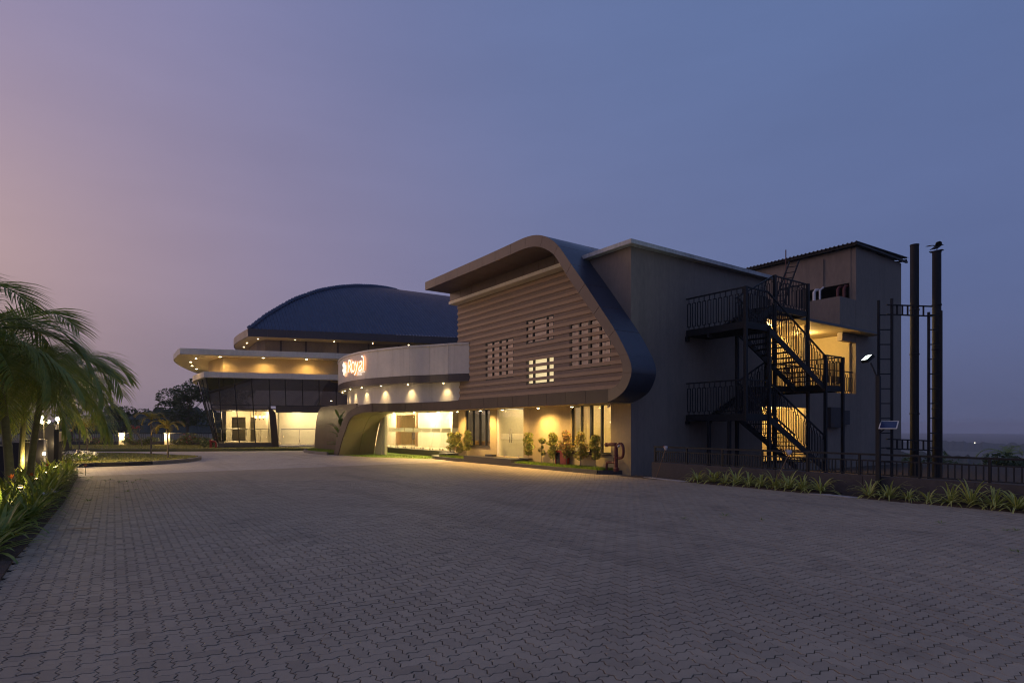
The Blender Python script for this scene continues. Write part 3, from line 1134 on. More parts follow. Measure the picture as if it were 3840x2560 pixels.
dr = MB()
x0, x1, z0, z1 = DOOR
dr.box(x0, x0 + .14, .02, .24, z0, z1)
door = dr.build('door', M['cream'], ob)
for a_, b_ in ((x0 + .15, (x0 + x1) / 2 - .006), ((x0 + x1) / 2 + .006, x1 - .02)):
    p = MB(); p.box(a_, b_, .12, .132, z0 + .02, z1 - .25); p.build('door_leaf', M['glass'], door)
    f_ = MB(); f_.box(a_ + .02, b_ - .02, .1165, .119, 1.13, 1.40); f_.build('frosted_band', M['frost'], door)
p = MB(); p.box(x0 + .15, x1 - .02, .12, .132, z1 - .24, z1 - .01); p.build('transom_pane', M['glass'], door)
for sx in (-.07, .07):
    h_ = MB(); xm = (x0 + x1) / 2 + sx
    h_.tube([(xm, .05, .98), (xm, .05, 1.62)], .014); h_.tube([(xm, .05, 1.08), (xm, .13, 1.08)], .01); h_.tube([(xm, .05, 1.52), (xm, .13, 1.52)], .01)
    h_.build('door_handle', M['chrome'], door)
for a_ in (x0 + .55, x1 - .55):
    h_ = MB(); h_.box(a_ - .06, a_ + .06, .10, .15, z0, z0 + .06); h_.build('floor_hinge', M['chrome'], door)
# steps in front of the door
mb = MB(); mb.prism([(-10.35, -.735), (-6.35, -.735), (-6.0, -.003), (-10.35, -.003)], -.1, .30); mb.build('door_step', M['granite'], ob)
mb = MB(); mb.box(-9.15, -8.55, -.25, -.003, .302, .40); mb.build('step_block', M['granite'], ob)
mb = MB(); mb.box(-6.38, -5.74, -.25, -.003, .302, .345); mb.build('step_block', M['granite'], ob)

# planting strip with kerb in front of the block
pk = [(-13.45, -.35), (-13.1, -.735), (-10.37, -.735), (-6.3, -.735), (-.95, -.745), (-.5, -.02)]
mb = MB()
mb.prism([(-13.3, -.3), (-13.05, -.62), (-10.37, -.62), (-10.37, -.01), (-13.3, -.01)], -.1, .13)
outward(mb.build('planter_soil', M['soil'], ob))
mb = MB()
mb.prism([(-6.1, -.62), (-.98, -.63), (-.62, -.01), (-5.98, -.01)], -.1, .13)
outward(mb.build('planter_soil', M['soil'], ob))
mb = MB()
for q0, q1 in (((-13.45, -.35), (-13.1, -.735)), ((-13.1, -.735), (-10.37, -.735)), ((-6.33, -.735), (-.95, -.745)), ((-.95, -.745), (-.45, -.01))):
    L = math.hypot(q1[0] - q0[0], q1[1] - q0[1]); n = max(1, round(L / 1.2))
    for i_ in range(n):
        a_ = (q0[0] + (q1[0] - q0[0]) * i_ / n, q0[1] + (q1[1] - q0[1]) * i_ / n)
        b_ = (q0[0] + (q1[0] - q0[0]) * (i_ + 1) / n, q0[1] + (q1[1] - q0[1]) * (i_ + 1) / n)
        k_ = MB(); d_ = Vector((b_[0] - a_[0], b_[1] - a_[1], 0)).normalized() * .004
        k_.bar(Vector((a_[0], a_[1] + .05, .015)) + d_, Vector((b_[0], b_[1] + .05, .015)) - d_, .10, .25)
        k_.build('kerb_stone', M['granite'], ob)
grass('strip_grass', [(-6.2, -.66), (-.98, -.66), (-.62, -.03), (-6.0, -.03)], .12, 2600, .11, M['grassgreen'], ob, 11, .008)
grass('strip_grass', [(-13.3, -.3), (-13.05, -.65), (-10.4, -.65), (-10.4, -.03), (-13.3, -.03)], .12, 2600, .11, M['grassgreen'], ob, 12, .008)

# ---- lamps under the soffit
def lamp_light(name, loc, energy, colr, parent, spot=None, blend=.6, size=.05, aim=(0, 0, -1)):
    d = bpy.data.lights.new(name, 'SPOT' if spot else 'POINT')
    d.energy = energy * LAMPK; d.color = colr; d.shadow_soft_size = size
    if spot:
        d.spot_size = R(spot); d.spot_blend = blend
    o = bpy.data.objects.new(name, d)
    o.location = loc
    o.rotation_euler = (-Vector(aim)).to_track_quat('Z', 'Y').to_euler()
    return link(o, parent)


LAMPK = 9.0
def ceiling_lamp(parent, x, y, zc):
    """flat round fitting on a ceiling"""
    b_ = MB(); b_.lathe([(.14, 0), (.14, -.03), (.12, -.045)], (x, y, zc - .002), 16); q_ = b_.build('ceiling_lamp', M['white'], parent)
    f_ = MB(); f_.lathe([(.001, -.055), (.10, -.052), (.11, -.046)], (x, y, zc - .002), 16); outward(f_.build('lamp_face', M['ceilpanel'], q_))
    return q_


WARM = (1.0, .62, .20)
WARM2 = (1.0, .70, .30)


def downlight(parent, loc, energy=18, spot=100, colr=WARM, r=.055, h=.07, aim=(0, 0, -1)):
    """surface-mounted round lamp: body, glowing face, its light"""
    x, y, z = loc
    b_ = MB(); b_.lathe([(r * 1.25, 0), (r * 1.25, -h), (r * 1.02, -h), (r * 1.02, -h + .015)], (x, y, z), 14)
    body = b_.build('downlight', M['aluedge'], parent)
    f_ = MB(); f_.lathe([(.001, -h - .012), (r * .7, -h - .010), (r, -h + .004)], (x, y, z), 14)
    outward(f_.build('lamp_face', M['lampface'], body))
    lamp_light('lamp_light', (x, y, z - h - .06), energy, colr, body, spot, 1.0, .04, aim)
    return body


for x in (-11.15, -9.0, -7.15, -4.55, -2.45):
    downlight(ob, (x, -.62, 2.53), 36, 160)
# warm wash on the wall between door and window comes from an up-close wall lamp above
downlight(ob, (-5.0, -.28, 2.53), 12, 90, r=.03, h=.03)
downlight(ob, (-11.75, -.25, 2.53), 8, 70, r=.03, h=.03)
lamp_light('room_light', (-7.4, 1.9, 2.4), 16, WARM2, ob, size=.3)
lamp_light('room_light', (-10.3, 2.2, 2.4), 10, (1, .86, .62), ob, size=.3)
lamp_light('room_light', (-2.2, 2.0, 2.3), 22, WARM2, ob, size=.3)
for x_, y_ in ((-7.4, 1.9), (-10.3, 2.2), (-2.2, 2.0)):
    ceiling_lamp(ob, x_, y_, 2.604)
# security camera at the corner
mb = MB(); mb.lathe([(.05, 0), (.05, -.05)], (-.45, -.6, 2.53), 12); mb.tube([(-.45, -.6, 2.46), (-.40, -.72, 2.40)], .035, 10)
mb.build('security_camera', M['white'], ob)

# ================================================================== STAIR TOWER BEHIND
tw = thing('stair_tower', 'tall grey-brown stair tower with metal roof at the rear end of the side wall', 'building', (-3, 19, 0))
mb = MB()
wall_holes(mb, 8.14, 22.0, -1.5, 3.4, -.25, 0, [(8.14, 12.0, .19, 2.59)], 'x')
mb.box(-.25, 0, 16.63, 22.0, 3.4, 11.0)
mb.box(-6.0, -.25, 21.75, 22.0, 3.4, 11.0)
mb.box(-6.0, -5.75, 16.85, 21.75, 3.4, 11.0)
wall_holes(mb, -6.0, -.25, 6.6, 11.0, 16.6, 16.85, [(-2.6, -.31, 7.3, 9.2)], 'y')
mb.box(-6.0, -.25, 16.6, 16.85, 3.4, 6.6)
tw_w = mb.build('tower_wall', M['plaster'], tw)
mb = MB()
mb.box(-2.6, 0, 14.94, 15.1, 6.62, 8.24); mb.box(-.16, 0, 15.1, 16.6, 6.62, 8.24); mb.box(-2.6, -2.44, 15.1, 16.6, 6.62, 8.24)
mb.build('parapet_box', M['plaster'], tw)
mb = MB(); mb.box(-.25, -.001, 15.2, 16.6, 6.05, 6.468); mb.build('lintel_block', M['plaster'], tw)
mb = MB(); mb.box(-2.7, .62, 8.6, 18.0, 6.50, 6.60)
mb.build('gallery_roof', M['granite'], tw)
mb = MB(); mb.box(-2.7, .60, 8.62, 17.98, 6.47, 6.497)
mb.build('gallery_ceiling', M['tan'], tw)
mb = MB()
mb.box(-2.8, -.25, 8.5, 16.6, 3.28, 3.41)
mb.build('gallery_floor', M['tile'], tw)
mb = MB()
wall_holes(mb, 8.5, 16.6, 3.41, 6.47, -2.8, -2.65, [(10.2, 11.4, 3.41, 5.5)], 'x')
mb.box(-2.65, -.0, 8.3, 8.5, 3.41, 6.47)
mb.box(-2.65, -.251, 16.45, 16.598, 3.41, 6.47)
mb.box(-.30, 0.0, 11.6, 11.95, 3.41, 6.47)
mb.build('gallery_wall', M['tan'], tw)
mb = MB()
mb.box(-1.9, -1.75, 7.9, 12.4, 0, 2.7); mb.box(-1.75, -.25, 12.0, 12.15, 0, 2.7); mb.box(-1.75, -.25, 7.9, 8.1, 0, 2.7)
mb.box(-1.75, -.25, 8.1, 12.0, 2.6, 2.7)
mb.build('passage_wall', M['tan'], tw)
mb = MB(); mb.box(-1.75, 0, 8.1, 12.0, .08, .19); mb.build('passage_floor', M['tile'], tw)
ceiling_lamp(tw, -.9, 10.6, 2.6)
lamp_light('passage_lamp', (-.9, 10.6, 2.35), 16, (1.0, .68, .24), tw, size=.15)
for y_ in (10.5, 14.0):
    b_ = MB(); b_.lathe([(.12, 0), (.12, -.03), (.10, -.04)], (-1.3, y_, 6.47), 14); q = b_.build('ceiling_lamp', M['white'], tw)
    f_ = MB(); f_.lathe([(.001, -.05), (.09, -.045), (.095, -.035)], (-1.3, y_, 6.47), 14); outward(f_.build('lamp_face', M['lampwarm'], q))
    lamp_light('gallery_lamp', (-1.3, y_, 6.3), 22, (1.0, .68, .24), q, size=.1)
# metal roof sheets with ribs
for i_ in range(6):
    xa = -6.35 + i_ * 1.1
    xb = xa + 1.1
    m_ = MB()
    n = 5; xr_ = []
    for k in range(n):
        u = xa + (xb - xa) * k / n; w_ = (xb - xa) / n
        xr_ += [(u, 0), (u + w_ * .55, 0), (u + w_ * .68, .045), (u + w_ * .87, .045)]
    xr_.append((xb, 0))
    m_.grid([[(x, 16.2, 11.14 + h_) for x, h_ in xr_], [(x, 22.35, 11.30 + h_) for x, h_ in xr_]])
    m_.grid([[(x, 16.2, 11.10 + h_) for x, h_ in xr_], [(x, 16.2, 11.14 + h_) for x, h_ in xr_]])
    m_.build('roof_sheet', M['roofdark'], tw)
mb = MB(); mb.box(-6.2, .2, 16.3, 16.36, 11.0, 11.1); mb.box(-6.2, .2, 22.2, 22.26, 11.12, 11.22); mb.box(.12, .22, 16.25, 22.3, 11.02, 11.12)
mb.build('roof_purlin', M['steel'], tw)
mb = MB(); mb.tube([(-2.05, 16.4, 7.4), (-2.05, 16.4, 9.0), (-2.0, 16.45, 9.1), (-1.9, 16.7, 9.12)], .085, 10); mb.build('drain_pipe', M['pvc'], tw, smooth=True)
mb = MB(); mb.tube([(-1.75, 16.42, 7.4), (-1.75, 16.42, 9.05), (-1.62, 16.55, 9.2)], .055, 10); mb.build('drain_pipe', M['pvc'], tw, smooth=True)
for x_ in (-.82, -.5):
    mb = MB(); mb.tube([(x_, 16.42, 7.4), (x_, 16.42, 8.9), (x_ + .03, 16.5, 9.03), (x_ + .05, 16.75, 9.08)], .075, 10); mb.build('red_pipe', M['redpipe'], tw, smooth=True)
mb = MB(); mb.tube([(-1.65, 16.55, 9.2), (-1.65, 16.55, 10.7)], .03, 8); mb.build('conduit', M['plaster'], tw)
mb = MB(); mb.box(0.003, .22, 13.62, 14.8, 1.68, 2.66); mb.build('meter_box', M['compound'], tw)
mb = MB(); mb.box(0.003, .16, 14.93, 15.63, 1.82, 2.52); mb.build('meter_box', M['compound'], tw)
mb = MB(); mb.tube([(-2.4, 14.2, 8.3), (-2.4, 14.2, 11.0)], .028, 8); mb.build('lightning_rod', M['redpipe'], tw)

# ================================================================== FIRE ESCAPE
fe = thing('fire_escape', 'black steel dog-leg fire escape with patterned railings against the dark side wall', 'staircase', (1.3, 6.3, 0))
X0, XM, X1 = .06, 1.30, 2.60
L1, Mz, L2, Tz = 2.16, 3.38, 5.38, 6.63


def landing(x0, x1, y0, y1, z):
    m_ = MB(); m_.box(x0, x1, y0, y1, z - .02, z)
    l_ = m_.build('landing', M['steel'], fe)
    b_ = MB()
    b_.box(x0, x1, y0, y0 + .06, z - .24, z - .022); b_.box(x0, x1, y1 - .06, y1, z - .24, z - .022)
    b_.box(x0, x0 + .06, y0 + .06, y1 - .06, z - .24, z - .022); b_.box(x1 - .06, x1, y0 + .06, y1 - .06, z - .24, z - .022)
    b_.build('landing_beam', M['steel'], l_)
    return l_


landing(X0, X1, 2.95, 4.35, L1); landing(X0, X1, 2.95, 4.35, L2)
landing(X0, X1, 8.35, 9.75, Mz); landing(X0, XM - .02, 6.95, 8.345, Mz - .003)
landing(X0, XM, 6.95, 9.45, Tz)
mb = MB(); mb.box(X0 - .05, X0 + .05, 2.95, 3.1, L2 - .42, L2 - .24); mb.box(1.0, 1.1, 2.95, 3.1, L2 - .38, L2 - .24); mb.build('bracket', M['steel'], fe)
mb = MB(); mb.box(X0 - .05, X0 + .05, 2.95, 3.1, L1 - .35, L1 - .24); mb.box(1.0, 1.1, 2.95, 3.1, L1 - .32, L1 - .24); mb.build('bracket', M['steel'], fe)


def flight(x0, x1, ya, za, yb, zb):
    """stringers and open treads from (ya,za) to (yb,zb)"""
    for x in (x0 + .03, x1 - .03):
        m_ = MB(); m_.bar((x, ya, za - .13), (x, yb, zb - .13), .05, .22); m_.build('stringer', M['steel'], fe)
    n = max(2, int(round(abs(zb - za) / .165)))
    for k in range(1, n):
        y = ya + (yb - ya) * k / n; z = za + (zb - za) * k / n
        m_ = MB(); m_.box(x0 + .06, x1 - .06, y - .14, y + .14, z - .03, z); m_.build('tread', M['steel'], fe)


flight(XM + .04, X1, 4.35, L1, 8.45, .12)
flight(X0, XM - .04, 4.35, L1, 6.95, Mz)
flight(XM + .04, X1, 8.35, Mz, 4.35, L2)
flight(X0, XM - .04, 4.35, L2, 6.95, Tz)

# one baluster: a tall open rectangle on a stem
def baluster_mesh(h, name='baluster'):
    m_ = MB(); w = .155; t_ = .024
    lo, hi = .10, h - .16
    m_.box(-t_ / 2, t_ / 2, -t_ / 2, t_ / 2, 0, lo); m_.box(-t_ / 2, t_ / 2, -t_ / 2, t_ / 2, hi, h)
    m_.box(-t_ / 2, t_ / 2, -w / 2, -w / 2 + t_, lo, hi); m_.box(-t_ / 2, t_ / 2, w / 2 - t_, w / 2, lo, hi)
    m_.box(-t_ / 2, t_ / 2, -w / 2 + t_, w / 2 - t_, lo, lo + t_); m_.box(-t_ / 2, t_ / 2, -w / 2 + t_, w / 2 - t_, hi - t_, hi)
    me = bpy.data.meshes.new(name); me.from_pydata(m_.v, [], m_.f); me.materials.append(M['steel']); me.update()
    return me


BAL = baluster_mesh(1.16)
BALS = baluster_mesh(.98)


def railing(parent, a, b, h=1.19, pitch=.235, name='railing', mesh=None, low_rail=False):
    a, b = Vector(a), Vector(b)
    m_ = MB(); m_.bar(a + Vector((0, 0, h)), b + Vector((0, 0, h)), .05, .05)
    r_ = m_.build(name, M['steel'], parent)
    d = b - a
    L = math.hypot(d.x, d.y)
    n = max(1, int(round(L / pitch)))
    ang = math.atan2(d.y, d.x) - math.pi / 2
    for k in range(n):
        p = a + d * ((k + .5) / n)
        o = bpy.data.objects.new('baluster', mesh or BAL)
        o.location = p; o.rotation_euler = (0, 0, ang)
        link(o, r_)
    return r_


def rl(*p):
    for q0, q1 in zip(p, p[1:]):
        railing(fe, q0, q1)


e_ = .03
rl((X0, 2.95 + e_, L1), (X1 - e_, 2.95 + e_, L1), (X1 - e_, 4.35, L1), (X1 - e_, 8.35, .16))
rl((X0, 2.95 + e_, L2), (X1 - e_, 2.95 + e_, L2), (X1 - e_, 4.35, L2), (X1 - e_, 8.35, Mz))
rl((X1 - e_, 8.35, Mz), (X1 - e_, 9.72, Mz), (X0, 9.72, Mz))
rl((XM + .06, 4.35, L1), (XM + .06, 8.35, .16)); rl((XM - .06, 4.35, L1), (XM - .06, 6.95, Mz))
rl((XM - .06, 4.35, L2), (XM - .06, 6.95, Tz), (XM - .06, 9.42, Tz), (X0, 9.42, Tz))
rl((XM + .06, 8.35, Mz), (XM + .06, 4.35, L2))
for x, y, z0, z1 in ((X1, 2.93, 1.9, L2 + 1.2), (X1 + .0, 4.37, -.4, L2 - .02), (X1, 8.37, -.4, Mz + 1.2), (X1, 9.77, -.4, Mz + 1.2), (XM, 6.93, -.4, Tz + 1.2), (XM, 9.47, -.4, Tz + 1.2),
                     (1.05, 3.0, -.4, L1 - .24), (1.9, 3.0, -.4, L1 - .24), (XM, 4.37, -.4, L2 - .02)):
    m_ = MB(); m_.box(x - .055, x + .055, y - .055, y + .055, z0, z1); m_.build('post', M['steel'], fe)
# railing of the gallery belongs to the tower
railing(tw, (-.12, 8.6, 3.41), (-.12, 16.55, 3.41), 1.1, .22, 'gallery_railing', BALS)

# roof access ladder from the top landing
ld = thing('roof_ladder', 'steep black roof ladder rising from the top stair landing', 'ladder', (.4, 9.2, Tz))
la, lb = Vector((.35, 8.6, Tz)), Vector((.62, 9.6, 8.98))
sd = Vector((.30, .12, 0))
for s_ in (-1, 1):
    m_ = MB(); m_.bar(la + sd * s_ * .6, lb + sd * s_ * .6, .05, .05); m_.build('ladder_rail', M['steel'], ld)
for k in range(1, 9):
    p = la.lerp(lb, k / 9)
    m_ = MB(); m_.bar(p - sd * .6, p + sd * .6, .03, .03); m_.build('rung', M['steel'], ld)

# ================================================================== ENTRANCE HALL (white drum with the sign, bronze porch)
eh = thing('entrance_hall', 'curved white entrance hall with lit sign above a sweeping dark porch', 'building', (-19, 2, 0))
DRUM = [(-12.15, .72), (-13.15, 0), (-14.3, -.6), (-15.1, -1.2), (-16.3, -1.75), (-17.4, -2.13), (-18.4, -2.43), (-19.6, -2.58), (-20.8, -2.6), (-22.2, -2.5), (-23.6, -2.25), (-25.1, -1.86), (-26.4, -1.4), (-29, -.2)]
DC = catmull(DRUM, 12)
DL = [0.0]
for a_, b_ in zip(DC, DC[1:]):
    DL.append(DL[-1] + math.hypot(b_[0] - a_[0], b_[1] - a_[1]))
DCA = np.array(DC)


def drum(s, off=0.0):
    """point on the drum at arc length s; off > 0 is outwards (towards the yard)"""
    x, y = np.interp(s, DL, DCA[:, 0]), np.interp(s, DL, DCA[:, 1])
    x2, y2 = np.interp(s + .05, DL, DCA[:, 0]), np.interp(s + .05, DL, DCA[:, 1])
    x1, y1 = np.interp(s - .05, DL, DCA[:, 0]), np.interp(s - .05, DL, DCA[:, 1])
    tx, ty = x2 - x1, y2 - y1
    L = math.hypot(tx, ty)
    return (x - ty / L * off * -1 * -1 if False else x + (-ty / L) * off * -1 * -1, y + (tx / L) * off) if False else (x + (-ty) / L * off * (1 if tx < 0 else 1), y + tx / L * off)


DTOT = DL[-1]


def curved(s0, s1, o0, o1, z0, z1, n=6):
    """a curved block of the drum between arc lengths and offsets"""
    m_ = MB()
    ss = np.linspace(s0, s1, n)
    vs = []
    for s in ss:
        a_, b_ = drum(s, o0), drum(s, o1)
        vs += [(a_[0], a_[1], z0), (b_[0], b_[1], z0), (b_[0], b_[1], z1), (a_[0], a_[1], z1)]
    fs = []
    for k in range(n - 1):
        p, q = k * 4, k * 4 + 4
        for e in range(4):
            f = (e + 1) % 4
            fs.append((p + e, q + e, q + f, p + f))
    fs += [(0, 1, 2, 3), tuple((n - 1) * 4 + q for q in (3, 2, 1, 0))]
    m_.add(vs, fs)
    return m_


js = [0.02]
while js[-1] < DTOT - 1.0:
    js.append(js[-1] + 1.22)
js[-1] = DTOT
for a_, b_ in zip(js, js[1:]):
    outward(curved(a_ + .005, b_ - .005, -.06, 0, 4.53, 6.06).build('white_panel', M['acpwhite'], eh, smooth=30))
    outward(curved(a_ + .005, b_ - .005, -.06, .015, 4.13, 4.52).build('dark_band_panel', M['claddark'], eh, smooth=30))
    outward(curved(a_ + .02, b_ - .001, -.10, .055, 6.065, 6.17).build('coping', M['acpwhite'], eh, smooth=30))
outward(curved(0, DTOT, -.20, -.065, 4.15, 6.05, 60).build('drum_core', M['core'], eh))
RECO = -.62
outward(curved(0.0, DTOT, RECO - .15, RECO, 2.9, 4.2, 60).build('recess_wall', M['acpwhite'], eh, smooth=30))
outward(curved(0.1, DTOT, RECO, -.061, 4.125, 4.15, 60).build('drum_soffit', M['acpwhite'], eh, smooth=30))
mb = MB()
pts = [drum(s, -.15) for s in np.linspace(0, DTOT, 40)]
mb.prism(pts + [(-29, 8), (-12.6, 8)], 6.0, 6.05)
outward(mb.build('drum_roof', M['roofdark'], eh))
# spotlights in the soffit washing the recessed wall
for s_ in (1.75, 4.05, 6.2, 8.35, 10.4, 12.4, 14.2):
    p = drum(s_, -.28)
    w_ = drum(s_, -1.0)
    aim = Vector((w_[0] - p[0], w_[1] - p[1], -1.55)).normalized()
    downlight(eh, (p[0], p[1], 4.125), 7.5, 75, WARM2, r=.045, h=.06, aim=aim)

# ---- sign: strokes (arc length, height) laid on the drum
SG = {"R":[[[9.471,5.773],[9.466,5.509],[9.448,5.031]],[[9.471,5.765],[9.273,5.769],[9.105,5.695],[9.032,5.573],[9.105,5.477],[9.252,5.424],[9.426,5.417]],[[9.316,5.415],[9.146,5.234],[8.905,4.961]]],"o":[[[8.422,5.299],[8.439,5.193],[8.49,5.106],[8.567,5.051],[8.661,5.037],[8.757,5.066],[8.84,5.133],[8.897,5.229],[8.917,5.338],[8.897,5.445],[8.84,5.531],[8.757,5.585],[8.661,5.598],[8.567,5.569],[8.49,5.502],[8.439,5.407],[8.422,5.299]]],"y":[[[8.381,5.617],[8.264,5.436],[8.151,5.256]],[[7.977,5.583],[8.055,5.433],[8.151,5.228],[8.248,5.035],[8.347,4.907],[8.459,4.843],[8.529,4.87]]],"a":[[[7.824,5.471],[7.749,5.55],[7.632,5.575],[7.533,5.518],[7.51,5.418],[7.618,5.321],[7.794,5.229],[7.9,5.131],[7.869,5.051],[7.749,5.021],[7.632,5.055],[7.547,5.147],[7.519,5.236]],[[7.524,5.195],[7.505,5.081],[7.454,5.007]]],"l":[[[7.561,5.801],[7.538,5.848],[7.435,5.826],[7.345,5.734],[7.306,5.57],[7.306,5.305],[7.314,5.026]]]}
PET = [[[10.331,5.451],[10.5,5.765]],[[10.304,5.448],[10.077,5.711]],[[10.359,5.423],[10.755,5.646]],[[10.277,5.416],[9.868,5.47]],[[10.277,5.401],[9.868,5.315]],[[10.415,5.293],[10.841,5.246]],[[10.386,5.291],[10.589,4.962]],[[10.32,5.285],[10.213,4.844]],[[10.277,5.341],[9.926,5.031]],[[10.359,5.453],[10.331,5.256]]]
sg = thing('sign', 'glowing lettered sign with flower emblem on the curved white wall', 'sign', (*drum(9.0, .08), 4.7))


def stroke(m_, pts, ws, o0=.05, o1=.13):
    """a raised stroke of varying width; face material 0, sides material 1"""
    n = len(pts)
    L_, R_ = [], []
    for i_, p in enumerate(pts):
        a_, b_ = pts[max(i_ - 1, 0)], pts[min(i_ + 1, n - 1)]
        tx, tz = b_[0] - a_[0], b_[1] - a_[1]
        q = math.hypot(tx, tz) or 1
        w = ws[i_] / 2
        L_.append((p[0] - tz / q * w, p[1] + tx / q * w)); R_.append((p[0] + tz / q * w, p[1] - tx / q * w))
    def W(p, o): x, y = drum(p[0], o); return (x, y, p[1])
    vs = [W(p, o1) for p in L_] + [W(p, o1) for p in R_] + [W(p, o0) for p in L_] + [W(p, o0) for p in R_]
    m_.mi = 0
    m_.add(vs, [(i_, i_ + 1, n + i_ + 1, n + i_) for i_ in range(n - 1)])
    m_.mi = 1
    fs = []
    for i_ in range(n - 1):
        fs += [(i_, 2 * n + i_, 2 * n + i_ + 1, i_ + 1), (n + i_, n + i_ + 1, 3 * n + i_ + 1, 3 * n + i_)]
    fs += [(0, n, 3 * n, 2 * n), (n - 1, 3 * n - 1, 4 * n - 1, 2 * n - 1)]
    m_.add(vs, fs)


for key, nm in (('R', 'letter_r'), ('o', 'letter_o'), ('y', 'letter_y'), ('a', 'letter_a'), ('l', 'letter_l')):
    m_ = MB()
    for k, st in enumerate(SG[key]):
        st = [tuple(p) for p in st]
        cpts = catmull(st, 3) if len(st) > 2 else [st[0], ((st[0][0] + st[1][0]) / 2, (st[0][1] + st[1][1]) / 2), st[1]]
        n = len(cpts)
        ws = [.105 * (.55 + .45 * min(1, 4 * min(i_ + .35, n - i_ - .65) / n)) for i_ in range(n)]
        # later strokes sit a few millimetres behind the first, so that no two faces share a plane
        stroke(m_, cpts, ws, .05, .13 - .004 * k)
    m_.build(nm, [M['sign'], M['signside']], sg)
for k, (p0, p1) in enumerate(PET):
    m_ = MB()
    pts = [(p0[0] + (p1[0] - p0[0]) * t_, p0[1] + (p1[1] - p0[1]) * t_) for t_ in np.linspace(0, 1, 8)]
    stroke(m_, pts, [.05 + .17 * math.sin(math.pi * (t_ * .82 + .08)) ** 1.1 for t_ in np.linspace(0, 1, 8)], .05, .135 - .0035 * k)
    m_.build('flower_petal', [M['sign'], M['signside']], sg)


def small_text(txt, s_left, s_right, z0, hgt):
    cu = bpy.data.curves.new('small_letters', 'FONT')
    cu.body = txt; cu.size = 1.0; cu.offset = .015; cu.resolution_u = 2
    tmp = bpy.data.objects.new('small_letters', cu); col.objects.link(tmp)
    dg = bpy.context.evaluated_depsgraph_get()
    me0 = tmp.evaluated_get(dg).to_mesh()
    V = [v.co.copy() for v in me0.vertices]; Fp = [tuple(p.vertices) for p in me0.polygons]
    tmp.evaluated_get(dg).to_mesh_clear()
    bpy.data.objects.remove(tmp); bpy.data.curves.remove(cu)
    xs0, xs1 = min(v.x for v in V), max(v.x for v in V)
    ys1 = max(v.y for v in V)
    m_ = MB(); vs = []
    for v in V:
        s = s_left + (s_right - s_left) * (v.x - xs0) / (xs1 - xs0)
        x, y = drum(s, .09)
        vs.append((x, y, z0 + v.y / ys1 * hgt))
    m_.add(vs, Fp)
    m_.build('small_letters', M['sign'], sg)


small_text('CONVENTION', 8.17, 7.25, 4.885, .10)
small_text('CENTRE', 8.17, 7.60, 4.755, .10)

# ---- porch: band, roof, soffit, the leg sweeping to the ground
CP = [(-10.09, -1.19), (-11.2, -1.2), (-12.4, -1.31), (-13.5, -1.58), (-14.4, -1.98), (-15.25, -2.58), (-16.2, -3.05)]
CPC = catmull(CP, 6)
cl = [0]
for a_, b_ in zip(CPC, CPC[1:]):
    cl.append(cl[-1] + math.hypot(b_[0] - a_[0], b_[1] - a_[1]))
CPA = np.array(CPC)
nj = 6
inn = np.array(offset2(CPC, -.05)) if False else np.array(offset2(CPC, .05))
if inn[3][1] < CPA[3][1]:
    inn = np.array(offset2(CPC, -.05))
for k in range(nj):
    s0, s1 = cl[-1] * k / nj + .006, cl[-1] * (k + 1) / nj - .006
    ss = np.linspace(s0, s1, 5)
    f_ = [(np.interp(s, cl, CPA[:, 0]), np.interp(s, cl, CPA[:, 1])) for s in ss]
    g_ = [(np.interp(s, cl, inn[:, 0]), np.interp(s, cl, inn[:, 1])) for s in ss]
    m_ = MB(); m_.prism(f_ + g_[::-1], 2.525, 2.975); outward(m_.build('ribbon_panel', M['cladmid'], eh))
roofp = CPC + [(-17.5, -3.2), (-18.4, -3.2), (-18.4, .95), (-12.15, .95), (-12.15, -.05), (-10.1, -.05)]
rp = [(p[0], p[1] + .06) if p[1] < -.5 else p for p in roofp]
m_ = MB(); m_.prism(rp, 2.90, 2.955); outward(m_.build('porch_roof', M['claddark'], eh))
sp = [(p[0], p[1] + .08) if p[1] < -.5 else p for p in CPC[6:]] + [(-17.2, -3.1), (-17.2, .98), (-12.12, .98), (-12.12, -1.15)]
m_ = MB(); m_.prism(sp, 2.545, 2.60); outward(m_.build('porch_soffit', M['cream'], eh))
T_ = [(-16.2, -3.06, 2.975), (-17.0, -3.2, 2.93), (-17.9, -3.25, 2.84), (-18.6, -3.28, 2.71), (-19.2, -3.32, 2.53), (-19.85, -3.36, 2.13), (-20.5, -3.43, 1.32), (-20.9, -3.48, .6), (-21.12, -3.53, -.05)]
B_ = [(-16.2, -3.06, 2.525), (-17.0, -3.2, 2.515), (-17.7, -3.24, 2.46), (-18.35, -3.27, 2.35), (-18.85, -3.3, 2.18), (-19.2, -3.33, 1.88), (-19.55, -3.37, 1.42), (-19.95, -3.41, .9), (-20.52, -3.46, -.05)]
RB = [(-16.2, -1.1, 2.53), (-17.0, -1.1, 2.53), (-17.7, -1.1, 2.52), (-18.3, -1.1, 2.49), (-18.9, -1.1, 2.42), (-19.4, -1.1, 2.25), (-19.82, -1.1, 1.98), (-20.2, -1.1, 1.42), (-20.82, -1.1, -.05)]
RT = [(-16.2, -1.1, 2.95), (-17.0, -1.1, 2.92), (-17.9, -1.1, 2.86), (-18.8, -1.1, 2.78), (-19.5, -1.1, 2.62), (-20.1, -1.1, 2.3), (-20.6, -1.1, 1.75), (-21.0, -1.1, .9), (-21.4, -1.1, -.05)]
Tc, Bc, RBc, RTc = (catmull(q, 4) for q in (T_, B_, RB, RT))
nn = len(Tc)
